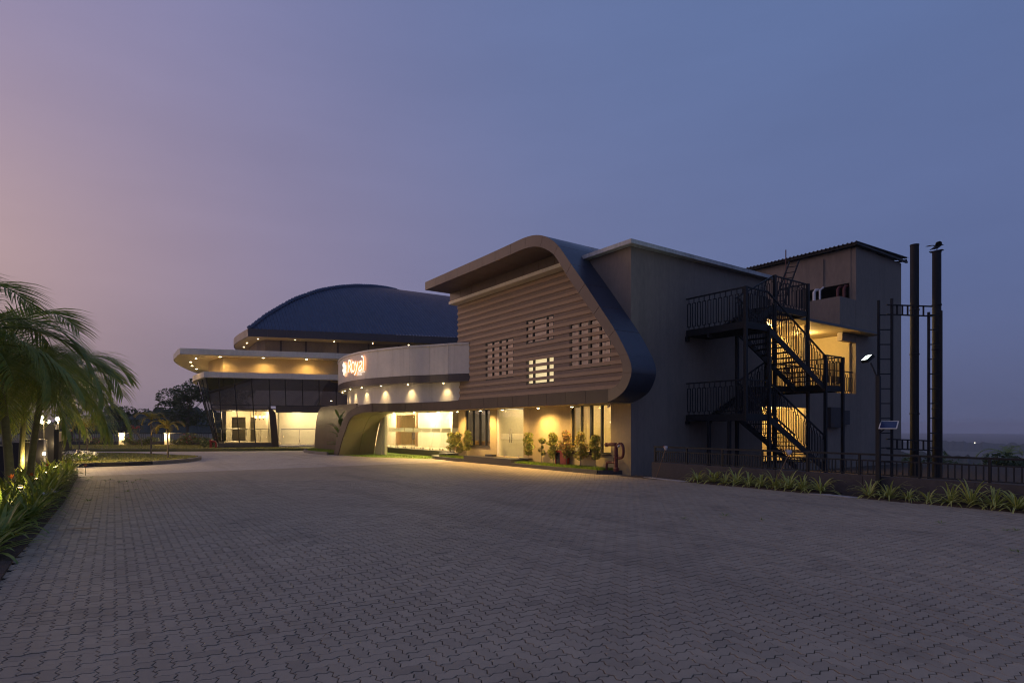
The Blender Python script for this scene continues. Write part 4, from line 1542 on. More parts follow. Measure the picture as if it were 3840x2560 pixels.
def leg_piece(i0, i1, quad, name, matq):
    """front band, inner shell or outer shell of the leg between stations"""
    m_ = MB(); A, B2 = quad
    th = .06
    rows = [[A[k] for k in range(i0, i1 + 1)], [B2[k] for k in range(i0, i1 + 1)]]
    m_.grid(rows)
    o = m_.build(name, matq, eh, smooth=35)
    md = o.modifiers.new('thickness', 'SOLIDIFY'); md.thickness = .04; md.offset = 0
    me_ = o.modifiers.new('crease', 'EDGE_SPLIT'); me_.split_angle = R(40)
    return o
steps = [0, 6, 12, 20, 26, nn - 1]
for a_, b_ in zip(steps, steps[1:]):
    # small gap between panels by shortening in the mesh
    def sh(C):
        C = [Vector(c) for c in C]
        C[a_] = C[a_].lerp(C[a_ + 1], .02) if a_ else C[a_]
        C[b_] = C[b_].lerp(C[b_ - 1], .02)
        return C
    leg_piece(a_, b_, (sh(Tc), sh(Bc)), 'ribbon_panel', M['cladmid'])
    Ti, Bi = sh([(p[0], p[1] + .03, p[2] - .0) for p in Bc]), sh(RBc)
    mids = [Vector(p).lerp(Vector(q), .55) for p, q in zip(Ti, Bi)]
    leg_piece(a_, b_, (Ti, [m__ + (Vector(p) - m__).normalized() * .008 for m__, p in zip(mids, Ti)]), 'shell_panel', M['shell'])
    leg_piece(a_, b_, ([m__ - (Vector(p) - m__).normalized() * .008 for m__, p in zip(mids, Ti)], Bi), 'shell_panel', M['shell'])
    leg_piece(a_, b_, (sh([(p[0], p[1] + .03, p[2]) for p in Tc]), sh(RTc)), 'outer_panel', M['clad'])
m_ = MB()
m_.prism([(-20.80, -.05), (-19.72, -.05), (-19.70, 2.22), (-19.78, 2.15), (-20.18, 1.44)], -1.06, -.9, 'y')
outward(m_.build('porch_pier', M['cream'], eh))
m_ = MB(); m_.box(-19.70, -19.3, -1.0, -.86, -.05, 2.5); m_.build('porch_pier', M['cream'], eh)

# ---- shoulder wall left of the porch
shp = [(-29.40, -.05), (-29.25, .9), (-29.05, 1.7), (-28.75, 2.4), (-28.35, 2.85), (-27.8, 3.08), (-27.0, 3.15), (-20.9, 3.15), (-20.9, -.05)]
shc = catmull(shp[:7], 4) + shp[7:]
zc = [-.05, .85, 1.75, 3.2]
for z0, z1 in zip(zc, zc[1:]):
    for xa, xb in ((-30, -25.2), (-25.2, -20.9)):
        pl_ = []
        # clip the silhouette to this panel
        import bmesh as _b
        bm = _b.new()
        f_ = [bm.verts.new((p[0], -2.2, p[1])) for p in shc]
        bm.faces.new(f_)
        for co, no in (((0, 0, z0 + .005), (0, 0, 1)), ((0, 0, z1 - .005), (0, 0, -1)), ((xa + .005, 0, 0), (1, 0, 0)), ((xb - .005, 0, 0), (-1, 0, 0))):
            _b.ops.bisect_plane(bm, geom=bm.verts[:] + bm.edges[:] + bm.faces[:], plane_co=co, plane_no=no, clear_inner=True)
        if bm.faces:
            r_ = _b.ops.extrude_face_region(bm, geom=bm.faces[:])
            for v_ in [g for g in r_['geom'] if isinstance(g, _b.types.BMVert)]:
                v_.co.y += .12
            _b.ops.recalc_face_normals(bm, faces=bm.faces)
            me = bpy.data.meshes.new('shoulder_panel'); bm.to_mesh(me); me.materials.append(M['clad'])
            link(bpy.data.objects.new('shoulder_panel', me), eh)
        bm.free()
m_ = MB(); m_.grid([[(p[0], -2.08, p[1]) for p in shc[:25]], [(p[0] + .05, .9, p[1]) for p in shc[:25]]]); o = m_.build('shoulder_shell', M['clad'], eh, smooth=40)
md = o.modifiers.new('thickness', 'SOLIDIFY'); md.thickness = .05; md.offset = 0
downlight(eh, (-23.2, -3.0, 3.42), 5, 90, r=.04, h=.05)

# grass bed at the foot of the shoulder
bedp = [(-29.0, -2.3), (-26.5, -3.6), (-24.0, -4.0), (-21.3, -3.8), (-21.2, -2.25)]
m_ = MB(); m_.prism(bedp[::-1], -.1, .12); outward(m_.build('porch_bed', M['lawn'], eh))
bk = catmull([(-29.3, -2.25), (-26.6, -3.72), (-24.0, -4.13), (-21.15, -3.9)], 6)
for a_, b_ in zip(bk[::3], bk[3::3]):
    k_ = MB(); k_.bar((a_[0], a_[1], .04), (b_[0], b_[1], .04), .12, .26); k_.build('kerb_stone', M['concrete'], eh)
grass('bed_grass', bedp, .12, 300, .07, M['grassgreen'], eh, 21, .01)

# ---- grass pavers under the porch
m, t, b = nt('grass_paver')
v = coords(t)
br = t.nodes.new('ShaderNodeTexBrick')
br.inputs['Scale'].default_value = 1.0; br.inputs['Brick Width'].default_value = .42; br.inputs['Row Height'].default_value = .26
br.inputs['Mortar Size'].default_value = .05
br.inputs['Color1'].default_value = (.26, .36, .06, 1); br.inputs['Color2'].default_value = (.34, .40, .10, 1); br.inputs['Mortar'].default_value = (.10, .24, .015, 1)
t.links.new(v, br.inputs['Vector']); t.links.new(br.outputs['Color'], b.inputs['Base Color'])
b.inputs['Roughness'].default_value = .9
M['grasspaver'] = m
m_ = MB(); m_.add([(-20.6, -3.3, .004), (-17.5, -3.0, .004), (-14.6, -1.6, .004), (-13.4, -.45, .004), (-12.1, -.1, .004), (-12.1, 1.0, .004), (-24, 1.0, .004), (-24, -2, .004)], [tuple(range(8))])
m_.build('grass_pavers', m, eh)
grass('paver_grass', [(-20.4, -3.2), (-17.5, -3.0), (-14.6, -1.6), (-13.4, -.45), (-12.2, -.1), (-12.2, .6), (-19.2, .6), (-19.2, -.8)], .004, 160, .035, M['grassgreen'], eh, 22, .01)

# ---- lobby behind glass
m_ = MB(); m_.box(-28.9, -12.1, .98, 6.5, -.1, .345); m_.build('lobby_floor', M['tile'], eh)
m_ = MB(); m_.box(-22.4, -14.2, .55, .975, -.1, .33); m_.build('lobby_step', M['granite'], eh)
for k, (r_, z_) in enumerate(((1.75, .15), (1.3, .30))):
    pts = [(-13.2 + r_ * math.cos(a_), .75 + r_ * .85 * math.sin(a_)) for a_ in np.linspace(math.pi, 1.62 * math.pi, 14)] + [(-12.15, .74), (-13.2, .74)]
    m_ = MB(); m_.prism(pts, -.05 + k * .202, z_); outward(m_.build('round_step', M['granite'], eh))
m_ = MB()
wall_holes(m_, -28.9, -12.1, .345, 2.76, 3.0, 3.15, [(-26.35, -22.9, .345, 2.70)])
m_.box(-28.9, -28.7, 1.0, 3.0, .345, 2.76)
m_.build('lobby_wall', M['white'], eh)
m_ = MB(); m_.box(-28.9, -12.1, .9, 3.15, 2.76, 2.88); m_.build('lobby_ceiling', M['white'], eh)
m_ = MB()
m_.box(-26.35, -26.15, 2.9, 3.2, .346, 2.7); m_.box(-23.1, -22.9, 2.9, 3.2, .346, 2.7); m_.box(-26.15, -23.1, 2.9, 3.2, 2.55, 2.7)
m_.build('inner_door_frame', M['wood'], eh)
m_ = MB(); m_.box(-28.5, -20.5, 6.2, 6.3, .345, 2.9); m_.box(-28.5, -20.5, 3.16, 6.2, 2.9, 3.0); m_.box(-28.6, -28.5, 3.2, 6.2, .35, 2.9); m_.build('inner_room', M['wallgrd'], eh)
ceiling_lamp(eh, -24.5, 4.8, 2.9)
lamp_light('inner_room_lamp', (-24.5, 4.8, 2.6), 22, WARM2, eh, size=.2)
m_ = MB(); m_.box(-15.6, -12.2, 1.62, 1.70, .346, 2.759); m_.build('wood_wall', M['wood'], eh)
m_ = MB(); m_.box(-17.6, -17.2, 2.6, 2.999, .346, 2.759); m_.build('lobby_column', M['white'], eh)
xs_ = np.linspace(-24.4, -12.15, 11)
for a_, b_ in zip(xs_, xs_[1:]):
    m_ = MB(); m_.box(a_ + .006, b_ - .006, 1.0, 1.012, .36, 2.75); g_ = m_.build('glass_panel', M['glass'], eh)
    m_ = MB(); m_.box(a_ + .05, b_ - .05, .994, .998, 1.38, 1.63); m_.build('frosted_band', M['frost'], g_)
    for x_ in (a_ + .18, b_ - .18):
        m_ = MB(); m_.box(x_ - .04, x_ + .04, .97, 1.04, .348, .43); m_.build('glass_clamp', M['chrome'], g_)
m_ = MB(); m_.box(-24.6, -24.41, .9, 1.1, .345, 2.76); m_.build('lobby_pier', M['cream'], eh)
for x_ in (-26.5, -23.5, -20.5, -17.5, -14.5):
    m_ = MB(); m_.box(x_ - .6, x_ + .6, 1.8, 2.4, 2.735, 2.757); m_.build('ceiling_panel', M['ceilpanel'], eh)
    lamp_light('lobby_lamp', (x_, 2.0, 2.55), 42, (1, .74, .36), eh, size=.3)
# lamps in the porch soffit
downlight(eh, (-13.0, -.7, 2.545), 22, 150); downlight(eh, (-15.2, -.2, 2.545), 22, 150); downlight(eh, (-14.2, -1.5, 2.545), 24, 155); downlight(eh, (-16.6, -1.6, 2.545), 14, 150)

# chairs seen through the inner door
def chair_proto():
    r = thing('banquet_chair', 'dark banquet chair seen through the lobby glass', 'chair', (0, 0, 0), 'chairs in the inner room', local=True)
    m_ = MB(); m_.box(-.22, .22, -.22, .22, .42, .50); m_.build('seat', M['chairc'], r)
    m_ = MB()
    pr = [(-.21, .5), (.21, .5), (.21, .82), (.15, .93), (.05, .97), (-.05, .97), (-.15, .93), (-.21, .82)]
    m_.prism(pr, .18, .23, 'y'); outward(m_.build('backrest', M['chairc'], r))
    for sx in (-.19, .19):
        for sy in (-.19, .19):
            m_ = MB(); m_.bar((sx, sy, 0), (sx, sy, .42), .025); m_.build('leg', M['chrome'], r)
    return r


ch = chair_proto()
for k, (x_, y_, lab) in enumerate(((-25.6, 4.2, 'dark banquet chair nearest the left jamb of the inner door'), (-24.8, 4.25, 'dark banquet chair in the middle of the inner doorway'), (-24.0, 4.2, 'dark banquet chair nearest the right jamb of the inner door'))):
    o = ch if k == 0 else copy_tree(ch)
    o.location = (x_, y_, .346); o.rotation_euler = (0, 0, math.pi + rng.uniform(-.2, .2)); o['label'] = lab

# ================================================================== GLASS PAVILION (left)
pv = thing('glass_pavilion', 'dark glass pavilion with leaning walls and two pale curved canopies', 'building', (-34, -4.5, 0))
PO = (-34.046, -4.461)
PE = (.333, .943); PN = (.943, -.333)


def PV(s, n, z=None):
    x, y = PO[0] + PE[0] * s + PN[0] * n, PO[1] + PE[1] * s + PN[1] * n
    return (x, y) if z is None else (x, y, z)


def pprism(poly, z0, z1, name, matp, parent=None):
    m_ = MB(); m_.prism([PV(*p) for p in poly], z0, z1)
    return outward(m_.build(name, matp, parent or pv))


def pbox(s0, s1, n0, n1, z0, z1, name, matp, parent=None):
    return pprism([(s0, n0), (s1, n0), (s1, n1), (s0, n1)], z0, z1, name, matp, parent)


fas = [(6.5, 1.6), (-4.1, 1.6)] + catmull([(-4.4, .9), (-5.0, -.7), (-5.55, -2.1), (-6.0, -3.6), (-6.3, -5.3), (-6.58, -8.2), (-6.6, -14)], 3) + [(6.5, -14)]
pprism(fas, 5.35, 5.76, 'lower_canopy', M['white'])
can = [(6.5, 1.95), (-5.6, 1.95)] + catmull([(-6.0, .95), (-6.6, -.95), (-7.12, -2.5), (-7.5, -4.5), (-7.85, -7.5), (-8.08, -11.3), (-8.12, -14.5)], 3) + [(6.5, -14.5)]
pprism(can, 6.97, 7.39, 'upper_canopy', M['white'])
def shrink(poly, d): 
    return [(p[0] + (d if p[0] < 0 else 0), p[1] - d) for p in poly]
pprism(shrink(can, .06), 6.945, 6.968, 'canopy_soffit', M['cream'])
drw = [(6.5, .75), (-2.95, .75)] + catmull([(-3.25, .35), (-3.7, -.6), (-4.3, -2.0), (-4.85, -3.8), (-5.2, -6.2), (-5.3, -14)], 3) + [(6.5, -14)]
pprism(drw, 5.762, 6.944, 'drum_wall', M['tan'])
for s_, n_ in ((-5.04, -.3), (-6.04, -3.2), (-6.63, -6.25), (-6.94, -9.3), (-3.05, 1.42), (-.08, 1.42), (3.02, 1.42)):
    p = PV(s_, n_)
    downlight(pv, (p[0], p[1], 6.944), 17, 150, WARM, r=.085, h=.05)
# leaning glass: top and bottom lines, in (s, n)
tops = [(-4.05, 1.2), (-3.2, 1.2), (-2.13, 1.2), (-.93, 1.2), (.31, 1.2)]
bots = [(-3.43, 0.0), (-3.1, 0.0), (-1.95, 0.0), (-.80, 0.0), (.37, 0.0)]
ZB, ZT, ZS = .48, 5.345, 2.92


def lean(i_, z, T=tops, B=bots):
    f = (z - ZB) / (ZT - ZB)
    return (B[i_][0] + (T[i_][0] - B[i_][0]) * f, B[i_][1] + (T[i_][1] - B[i_][1]) * f)


def pane(i_, z0, z1, matp, T=tops, B=bots, name='glass_pane'):
    m_ = MB()
    c = [PV(*lean(i_, z0, T, B), z0), PV(*lean(i_ + 1, z0, T, B), z0), PV(*lean(i_ + 1, z1, T, B), z1), PV(*lean(i_, z1, T, B), z1)]
    c = [Vector(q) for q in c]; cen = sum(c, Vector()) / 4
    c = [q + (cen - q).normalized() * .02 for q in c]
    m_.add(c, [(0, 1, 2, 3)])
    return m_.build(name, matp, pv)


def mull(i_, z0, z1, T=tops, B=bots, w=.06, d=.10):
    m_ = MB(); m_.bar(PV(*lean(i_, z0, T, B), z0), PV(*lean(i_, z1, T, B), z1), w, d, up=(PN[0], PN[1], 0)); m_.build('mullion', M['frame'], pv)


for i_ in range(4):
    pane(i_, ZB, ZS, M['glassmid']); pane(i_, ZS + .01, ZT, M['glassdark'])
for i_ in range(5):
    mull(i_, ZB, ZT)
m_ = MB(); m_.bar(PV(*lean(0, ZS), ZS), PV(*lean(4, ZS), ZS), .05, .05); m_.build('transom', M['frame'], pv)
m_ = MB(); m_.bar(PV(*lean(0, 3.35), 3.35), PV(*lean(4, 3.35), 3.35), .04, .04); m_.build('transom', M['frame'], pv)
ts2 = [(.31, 1.2), (1.45, 1.2), (2.7, 1.2), (3.92, 1.2), (5.21, 1.2), (6.5, 1.2)]
bs2 = [(.37, 0), (1.5, 0), (2.73, 0), (3.93, 0), (5.2, 0), (6.5, 0)]
for i_ in range(5):
    pane(i_, 3.33, ZT, M['glassdark'], ts2, bs2); mull(i_ + 1, 3.33, ZT, ts2, bs2)
m_ = MB(); m_.bar(PV(*lean(0, 3.33, ts2, bs2), 3.33), PV(*lean(5, 3.33, ts2, bs2), 3.33), .06, .06); m_.build('transom', M['frame'], pv)
# left side panes, running back
tl = catmull([(-4.05, 1.2), (-4.62, -.35), (-5.2, -1.9), (-5.63, -3.36), (-6.0, -5.2), (-6.2, -7.2)], 1)
bl = catmull([(-3.43, 0.0), (-3.75, -1.3), (-4.1, -2.7), (-4.45, -4.1), (-4.75, -5.6), (-4.95, -7.2)], 1)
for i_ in range(5):
    pane(i_, ZB, ZT, M['glassmid'], tl, bl); mull(i_ + 1, ZB, ZT, tl, bl, .05, .08)
# brown leaning column, band and plinth
m_ = MB()
m_.add([PV(.20, .75, 3.33), PV(.70, .62, 2.80), PV(.90, .05, .0), PV(.42, .05, .0), PV(.20, .40, 3.33), PV(.70, .30, 2.80), PV(.90, -.25, .0), PV(.42, -.25, .0)],
       [(0, 3, 2, 1), (4, 5, 6, 7), (0, 4, 7, 3), (1, 2, 6, 5), (0, 1, 5, 4), (3, 7, 6, 2)])
outward(m_.build('leaning_column', M['claddark'], pv))
pbox(.72, 4.9, .2, .62, 2.82, 3.30, 'band_panel', M['claddark'])
pprism([(-3.46, .05), (.45, .05), (.45, -.15), (-3.3, -.15)], .0, .47, 'plinth', M['claddark'])
pprism([(-3.5, -.16), (-4.98, -7.2), (-4.7, -7.2), (-3.25, -.2)], .0, .47, 'side_plinth', M['claddark'])
# interior left: floor, lit walls, doorways
pbox(-3.4, .9, -7.5, -.16, .30, .50, 'floor', M['tile'])
pbox(-3.9, 6.3, -7.4, .45, 3.0, 3.12, 'ceiling', M['white'])
pbox(-4.6, 6.3, -7.6, -7.5, .3, 3.0, 'back_wall', M['white'])
m_ = MB()
def pwall(s0, n0, s1, n1, z0, z1, th, name, matp):
    d = Vector((s1 - s0, n1 - n0)).normalized(); q = Vector((-d.y, d.x)) * th
    return pprism([(s0, n0), (s1, n1), (s1 + q.x, n1 + q.y), (s0 + q.x, n0 + q.y)], z0, z1, name, matp)
pwall(-3.4, -3.0, -2.98, -3.0, .5, 3.0, .15, 'inner_wall', M['cream'])
pwall(-1.93, -3.0, -1.58, -3.0, .5, 3.0, .15, 'inner_wall', M['cream'])
pwall(-3.0, -3.02, -1.2, -3.02, 2.5, 3.0, .11, 'inner_wall', M['cream'])
pwall(-.02, -1.0, -1.25, -3.2, .5, 3.0, .15, 'lamp_wall', M['white'])
pwall(-.02, -1.0, .7, -1.0, .5, 3.0, .15, 'lamp_wall', M['white'])
pbox(-3.2, -1.1, -4.6, -4.5, .5, 3.0, 'dark_room', M['dimroom'])
for f in (.22, .52, .84):
    s_, n_ = -.02 + (-1.23) * f, -1.0 - 2.2 * f
    c_ = PV(s_ - .10, n_ + .08)
    m_ = MB(); m_.lathe([(.02, -.16), (.03, -.05), (.045, 0.0)], (c_[0], c_[1], 2.42), 8); q = m_.build('wall_lamp', M['steel'], pv)
    m_ = MB(); m_.lathe([(.03, 0), (.055, .05), (.04, .12), (.005, .15)], (c_[0], c_[1], 2.43), 8); m_.build('lamp_bulb', M['lampwarm'], q)
    lamp_light('wall_lamp_light', (c_[0], c_[1], 2.5), 4, WARM, q, size=.05)
for s_, n_, e_ in ((-2.6, -1.6, 30), (-.3, -.7, 22), (-1.6, -3.9, 4), (2.2, .0, 26), (4.3, -.2, 20)):
    ceiling_lamp(pv, *PV(s_, n_), 3.0)
    lamp_light('pavilion_lamp', PV(s_, n_, 2.75), e_ * .8, (1, .76, .38), pv, size=.45)
# right bay: pale wall behind a glass balustrade
pbox(.75, 5.2, -1.4, -1.25, .3, 3.0, 'bay_wall', M['cream'])
pbox(.9, 5.2, -1.25, .1, .0, .28, 'bay_floor', M['white'])


def balustrade(s0, s1, n, z0, zt, posts):
    root = None
    m_ = MB(); m_.tube([PV(s0, n, zt), PV(s1, n, zt)], .028, 8)
    root = m_.build('balustrade', M['chrome'], pv)
    for s in posts:
        m_ = MB(); m_.tube([PV(s, n, z0), PV(s, n, zt)], .022, 8); m_.build('post', M['chrome'], root)
    m_ = MB(); m_.tube([PV(s0, n, z0 + .08), PV(s1, n, z0 + .08)], .015, 6); m_.build('lower_rail', M['chrome'], root)
    for a_, b_ in zip(posts, posts[1:]):
        m_ = MB(); m_.add([PV(a_ + .06, n, z0 + .12), PV(b_ - .06, n, z0 + .12), PV(b_ - .06, n, zt - .08), PV(a_ + .06, n, zt - .08)], [(0, 1, 2, 3)])
        m_.build('glass_panel', M['glass'], root)


balustrade(-3.5, .35, -.45, .5, 1.55, [-3.3, -2.55, -1.5, -.5, .3])
balustrade(1.05, 5.0, .0, .28, 1.53, [1.12, 2.4, 3.7, 5.0])

# ================================================================== BANQUET HALL (blue vaulted roof behind)
bh = thing('banquet_hall', 'large hall with a blue ribbed vaulted roof behind the pale canopies', 'building', (-38, 6, 0))
hl = catmull([(-1.61, -1.87), (-2.18, -3.4), (-2.8, -5.1), (-3.3, -6.7), (-3.75, -8.5), (-4.0, -11), (-4.0, -16)], 2)
pprism([(16, -1.95)] + [(p[0] + .06, p[1] - .06) for p in hl] + [(16, -16)], 9.0, 9.05, 'eaves_soffit', M['tan'], bh)
js = np.linspace(16, -1.61, 13)
for a_, b_ in zip(js, js[1:]):
    pprism([(a_ - .006, -1.87), (b_ + .006, -1.87), (b_ + .006, -1.95), (a_ - .006, -1.95)], 8.97, 9.58, 'fascia_panel', M['claddark'], bh)
for a_, b_ in zip(hl, hl[1:]):
    d_ = Vector((b_[0] - a_[0], b_[1] - a_[1])).normalized()
    q_ = Vector((-d_.y, d_.x)) * .07
    a2 = (a_[0] + d_.x * .01, a_[1] + d_.y * .01); b2 = (b_[0] - d_.x * .01, b_[1] - d_.y * .01)
    pprism([a2, b2, (b2[0] + q_.x, b2[1] + q_.y), (a2[0] + q_.x, a2[1] + q_.y)], 8.97, 9.58, 'fascia_panel', M['clad'], bh)
pprism([(16, -2.0)] + [(p[0] + .09, p[1] - .09) for p in hl] + [(16, -16)], 9.06, 9.55, 'roof_edge_core', M['core'], bh)
pprism([(16, -3.9), (-.6, -3.9), (-1.4, -5.2), (-2.6, -9.5), (-2.7, -15.8), (16, -15.8)], 7.2, 9.0, 'clerestory_wall', M['plaster'], bh)
for s_ in (.6, 2.6, 5.2, 7.8, 10.4):
    pbox(s_, s_ + .16, -3.895, -3.80, 7.3, 8.98, 'pilaster', M['claddark'], bh)
for s_, n_ in ((-1.0, -2.9), (1.9, -2.75), (5.0, -2.85), (8.2, -3.1), (11.3, -3.2), (-2.25, -5.8), (-2.95, -8.7)):
    p = PV(s_, n_)
    downlight(bh, (p[0], p[1], 8.998), 4, 120, WARM2, r=.05, h=.06)
# vault: ribs run from the eaves up to a ridge along y
XR, ZR, ZE = -44.0, 16.2, 9.56


def eave(y):
    """x of the eaves line at y"""
    s = (y - PO[1] - PN[1] * -1.95) / PE[1]
    return PO[0] + PE[0] * s + PN[0] * -1.95


A_y = PV(-1.61, -1.95)[1]; A_x = eave(A_y)
B_y = 11.0
RIMY = [A_y, -5.08, -4.475, -3.79, -3.1, -2.4, -1.37, -.225, 1.14, 2.4, 3.58, 4.82, 5.74, 6.5, 8.5, 11.0]
RIMX = [A_x, -36.43, -36.7, -37.0, -37.25, -37.54, -38.02, -38.46, -39.08, -39.6, -40.1, -40.65, -41.1, -41.4, -42.5, -44.0]


def vault(y, t):
    xe = eave(y)
    x = xe + (XR - xe) * t
    t = min(1.0, t)
    z = ZE + (ZR - ZE) * (.75 * math.sin(t * math.pi / 2) + .25 * t)
    return x, z


roof = MB(); roof.add([(-44, 10, 9.2), (-43, 10, 9.2), (-43, 11, 9.2)], [(0, 1, 2)])
roof = roof.build('vault_roof', M['roofblue'], bh)
PITCH = .26
y = A_y
sheet = 0
rim = []
while y < 20:
    m_ = MB(); cols = []
    for k in range(4):
        for f, h in ((0, 0), (.62, 0), (.70, .075), (.92, .075)):
            cols.append((y + PITCH * (k + f), h))
    cols.append((y + PITCH * 4, 0))
    rows = []
    for yy, h in cols:
        tm = 1.0
        if yy < B_y:
            xr_ = float(np.interp(yy, RIMY, RIMX))
            tm = max(0.0, (xr_ - eave(yy)) / (XR - eave(yy)))
        row = []
        for q in range(15):
            x, z = vault(yy, tm * q / 14)
            row.append((x, yy, z + h))
        if yy >= B_y:
            for q in range(1, 6):
                row.append((XR - 1.6 * q, yy, ZR - .03 * q * q + h))
        else:
            row += [(row[-1][0] - .001 * q, yy, row[-1][2] - .001 * q) for q in range(1, 6)]
            rim.append(row[14])
        rows.append(row)
    m_.grid(rows)
    m_.build('roof_sheet', M['roofblue'], roof)
    y += PITCH * 4
m_ = MB(); m_.tube([(p[0], p[1], p[2] + .05) for p in rim[::2]] + [(XR, B_y + .2, ZR + .05)], .16, 6); m_.build('roof_rim', M['roofblue'], roof)
m_ = MB()
m_.grid([[(p[0] - .1, p[1] - .05, p[2]) for p in rim], [(p[0] - .1, p[1] - .05, 9.3) for p in rim]])
m_.build('gable_wall', M['plaster'], bh)

# ================================================================== RIGHT SIDE: COMPOUND WALL, BEDS, STACKS
cw = thing('compound_wall', 'low dark compound wall topped by a black rail fence behind the striped plants', 'wall', (8, .12, 0))
xs_ = [.9, 3.1, 5.4, 7.7, 10.0, 12.3, 14.6, 18, 24, 32, 42]
for a_, b_ in zip(xs_, xs_[1:]):
    m_ = MB(); m_.box(a_ + .004, b_ - .004, .06, .20, -.5, .50); m_.build('wall_panel', M['compound'], cw)
xp = [1.0 + 1.32 * k for k in range(12)]
for x in xp:
    m_ = MB(); m_.box(x - .025, x + .025, .105, .155, .5, 1.0); m_.build('fence_post', M['steel'], cw)
m_ = MB(); m_.box(.95, 42, .10, .16, 1.0, 1.045); m_.build('top_rail', M['steel'], cw)
m_ = MB(); m_.box(.95, 42, .115, .145, .855, .885); m_.build('middle_rail', M['steel'], cw)
m_ = MB(); m_.box(.95, 42, .115, .145, .525, .55); m_.build('bottom_rail', M['steel'], cw)
bm_ = None
x = 1.06
while x < 15.5:
    if bm_ is None:
        m_ = MB(); m_.box(-.012, .012, .118, .142, .552, .853); bm_ = m_.build('fence_bar', M['steel'], cw); bm_.location.x = x
    else:
        o = bpy.data.objects.new('fence_bar', bm_.data); o.location.x = x; link(o, cw)
    x += .085 if x < 7 else .13

# soil strips in front of it and the pale covers between them
m_ = MB(); m_.prism([(2.75, -.42), (3.3, -.56), (6.75, -.56), (7.2, -.3), (7.2, .055), (2.75, .055)], -.05, .025); tag(outward(m_.build('soil_bed', M['soil'])), kind='structure')
m_ = MB(); m_.prism([(7.75, -.3), (8.0, -.54), (42, -.56), (42, .055), (7.75, .055)], -.05, .025); tag(outward(m_.build('soil_bed_long', M['soil'])), kind='structure')
m_ = MB(); m_.prism([(.1, -.62), (42, -.60), (42, .05), (.1, .05)], -.08, -.004); tag(outward(m_.build('bed_border', M['soil'])), kind='structure')
M['pale'] = mat('pale_cement', (.36, .34, .33), .9, var=.25, vscale=4, bump=.3, bscale=30)
for k, (pl_, lab) in enumerate((([(.95, -.40), (2.7, -.66), (2.85, -.40), (1.2, -.22)], 'pale cement patch at the wall end beside the brown corner'), ([(6.7, -.66), (7.75, -.74), (7.95, -.52), (7.1, -.42)], 'pale cement drain cover between the two planted strips'))):
    m_ = MB(); m_.prism(pl_, -.03, .012); o = outward(m_.build('cement_cover', M['pale'])); tag(o, lab, 'cover', 'cement covers by the wall')
# rough ground behind the wall
m_ = MB(); m_.add([(.25, .2, -.30), (42, .2, -.30), (42, 24, -.38), (.0, 24, -.38), (0.0, .3, -.30)], [(0, 1, 2, 3, 4)]); tag(m_.build('back_yard', M['soil']), kind='structure')


def strap_plant(seed, n=34, L=.62, w=.022, spread=1.0, segs=6, up=(.25, 1.25), tint=True, curl=1.0):
    """arching strap leaves from one crown"""
    r = random.Random(seed)
    m_ = MB(); m_.attr = []
    for k in range(n):
        az = r.uniform(0, 6.283) if not k else k * 2.399 + r.uniform(-.3, .3)
        el = r.uniform(*up)
        ln = L * r.uniform(.65, 1.1)
        p = Vector((math.cos(az) * .02, math.sin(az) * .02, .02))
        d = Vector((math.cos(az) * math.cos(el), math.sin(az) * math.cos(el), math.sin(el)))
        side = Vector((-math.sin(az), math.cos(az), 0))
        vs, at = [], []
        bend = r.uniform(.18, .42) * curl
        for q in range(segs + 1):
            t_ = q / segs
            ww = w * (.45 + 1.1 * t_ if t_ < .35 else max(.03, 1.25 * (1 - t_) ** .75 * .9 + .05))
            nrm = d.cross(side).normalized()
            vs += [p - side * ww + nrm * ww * .25, p, p + side * ww + nrm * ww * .25]
            at += [1.0, 0.0, 1.0]
            p = p + d * (ln / segs)
            d = (d + Vector((0, 0, -bend * (.4 + 1.2 * t_)))).normalized()
        fs = []
        for q in range(segs):
            a_ = q * 3
            fs += [(a_, a_ + 1, a_ + 4, a_ + 3), (a_ + 1, a_ + 2, a_ + 5, a_ + 4)]
        m_.add(vs, fs); m_.attr += at
    return m_


sp = [strap_plant(30 + k, 36, .64, .023, curl=1.25).build('spider_plant', M['spider'], smooth=True) for k in range(4)]
spx = [3.03, 3.62, 4.03, 4.38, 4.80, 5.19, 5.61, 5.99, 6.38, 6.86, 8.03, 8.45, 8.84, 9.25, 9.65, 10.05, 10.43, 10.82, 11.25, 11.7]
ordn = ['leftmost', 'second', 'third', 'fourth', 'fifth', 'sixth', 'seventh', 'eighth', 'ninth', 'tenth']
for k, x in enumerate(spx):
    o = sp[k] if k < 4 else bpy.data.objects.new('spider_plant', sp[k % 4].data)
    if k >= 4: col.objects.link(o)
    s_ = rng.uniform(.9, 1.15) * (.8 if k in (2, 12, 13) else 1)
    o.location = (x, -.30 + rng.uniform(-.06, .05), .02)
    o.scale = (s_, s_, s_ * rng.uniform(.9, 1.1)); o.rotation_euler = (0, 0, rng.uniform(0, 6.28))
    row = 'in the shorter row by the fire escape' if k < 10 else 'in the long row by the lamp post'
    nm = ordn[k if k < 10 else k - 10]
    tag(o, f'yellow-striped green strap plant, {nm} {"" if nm == "leftmost" else "from the left "}{row}', 'plant', 'striped plants along the wall')

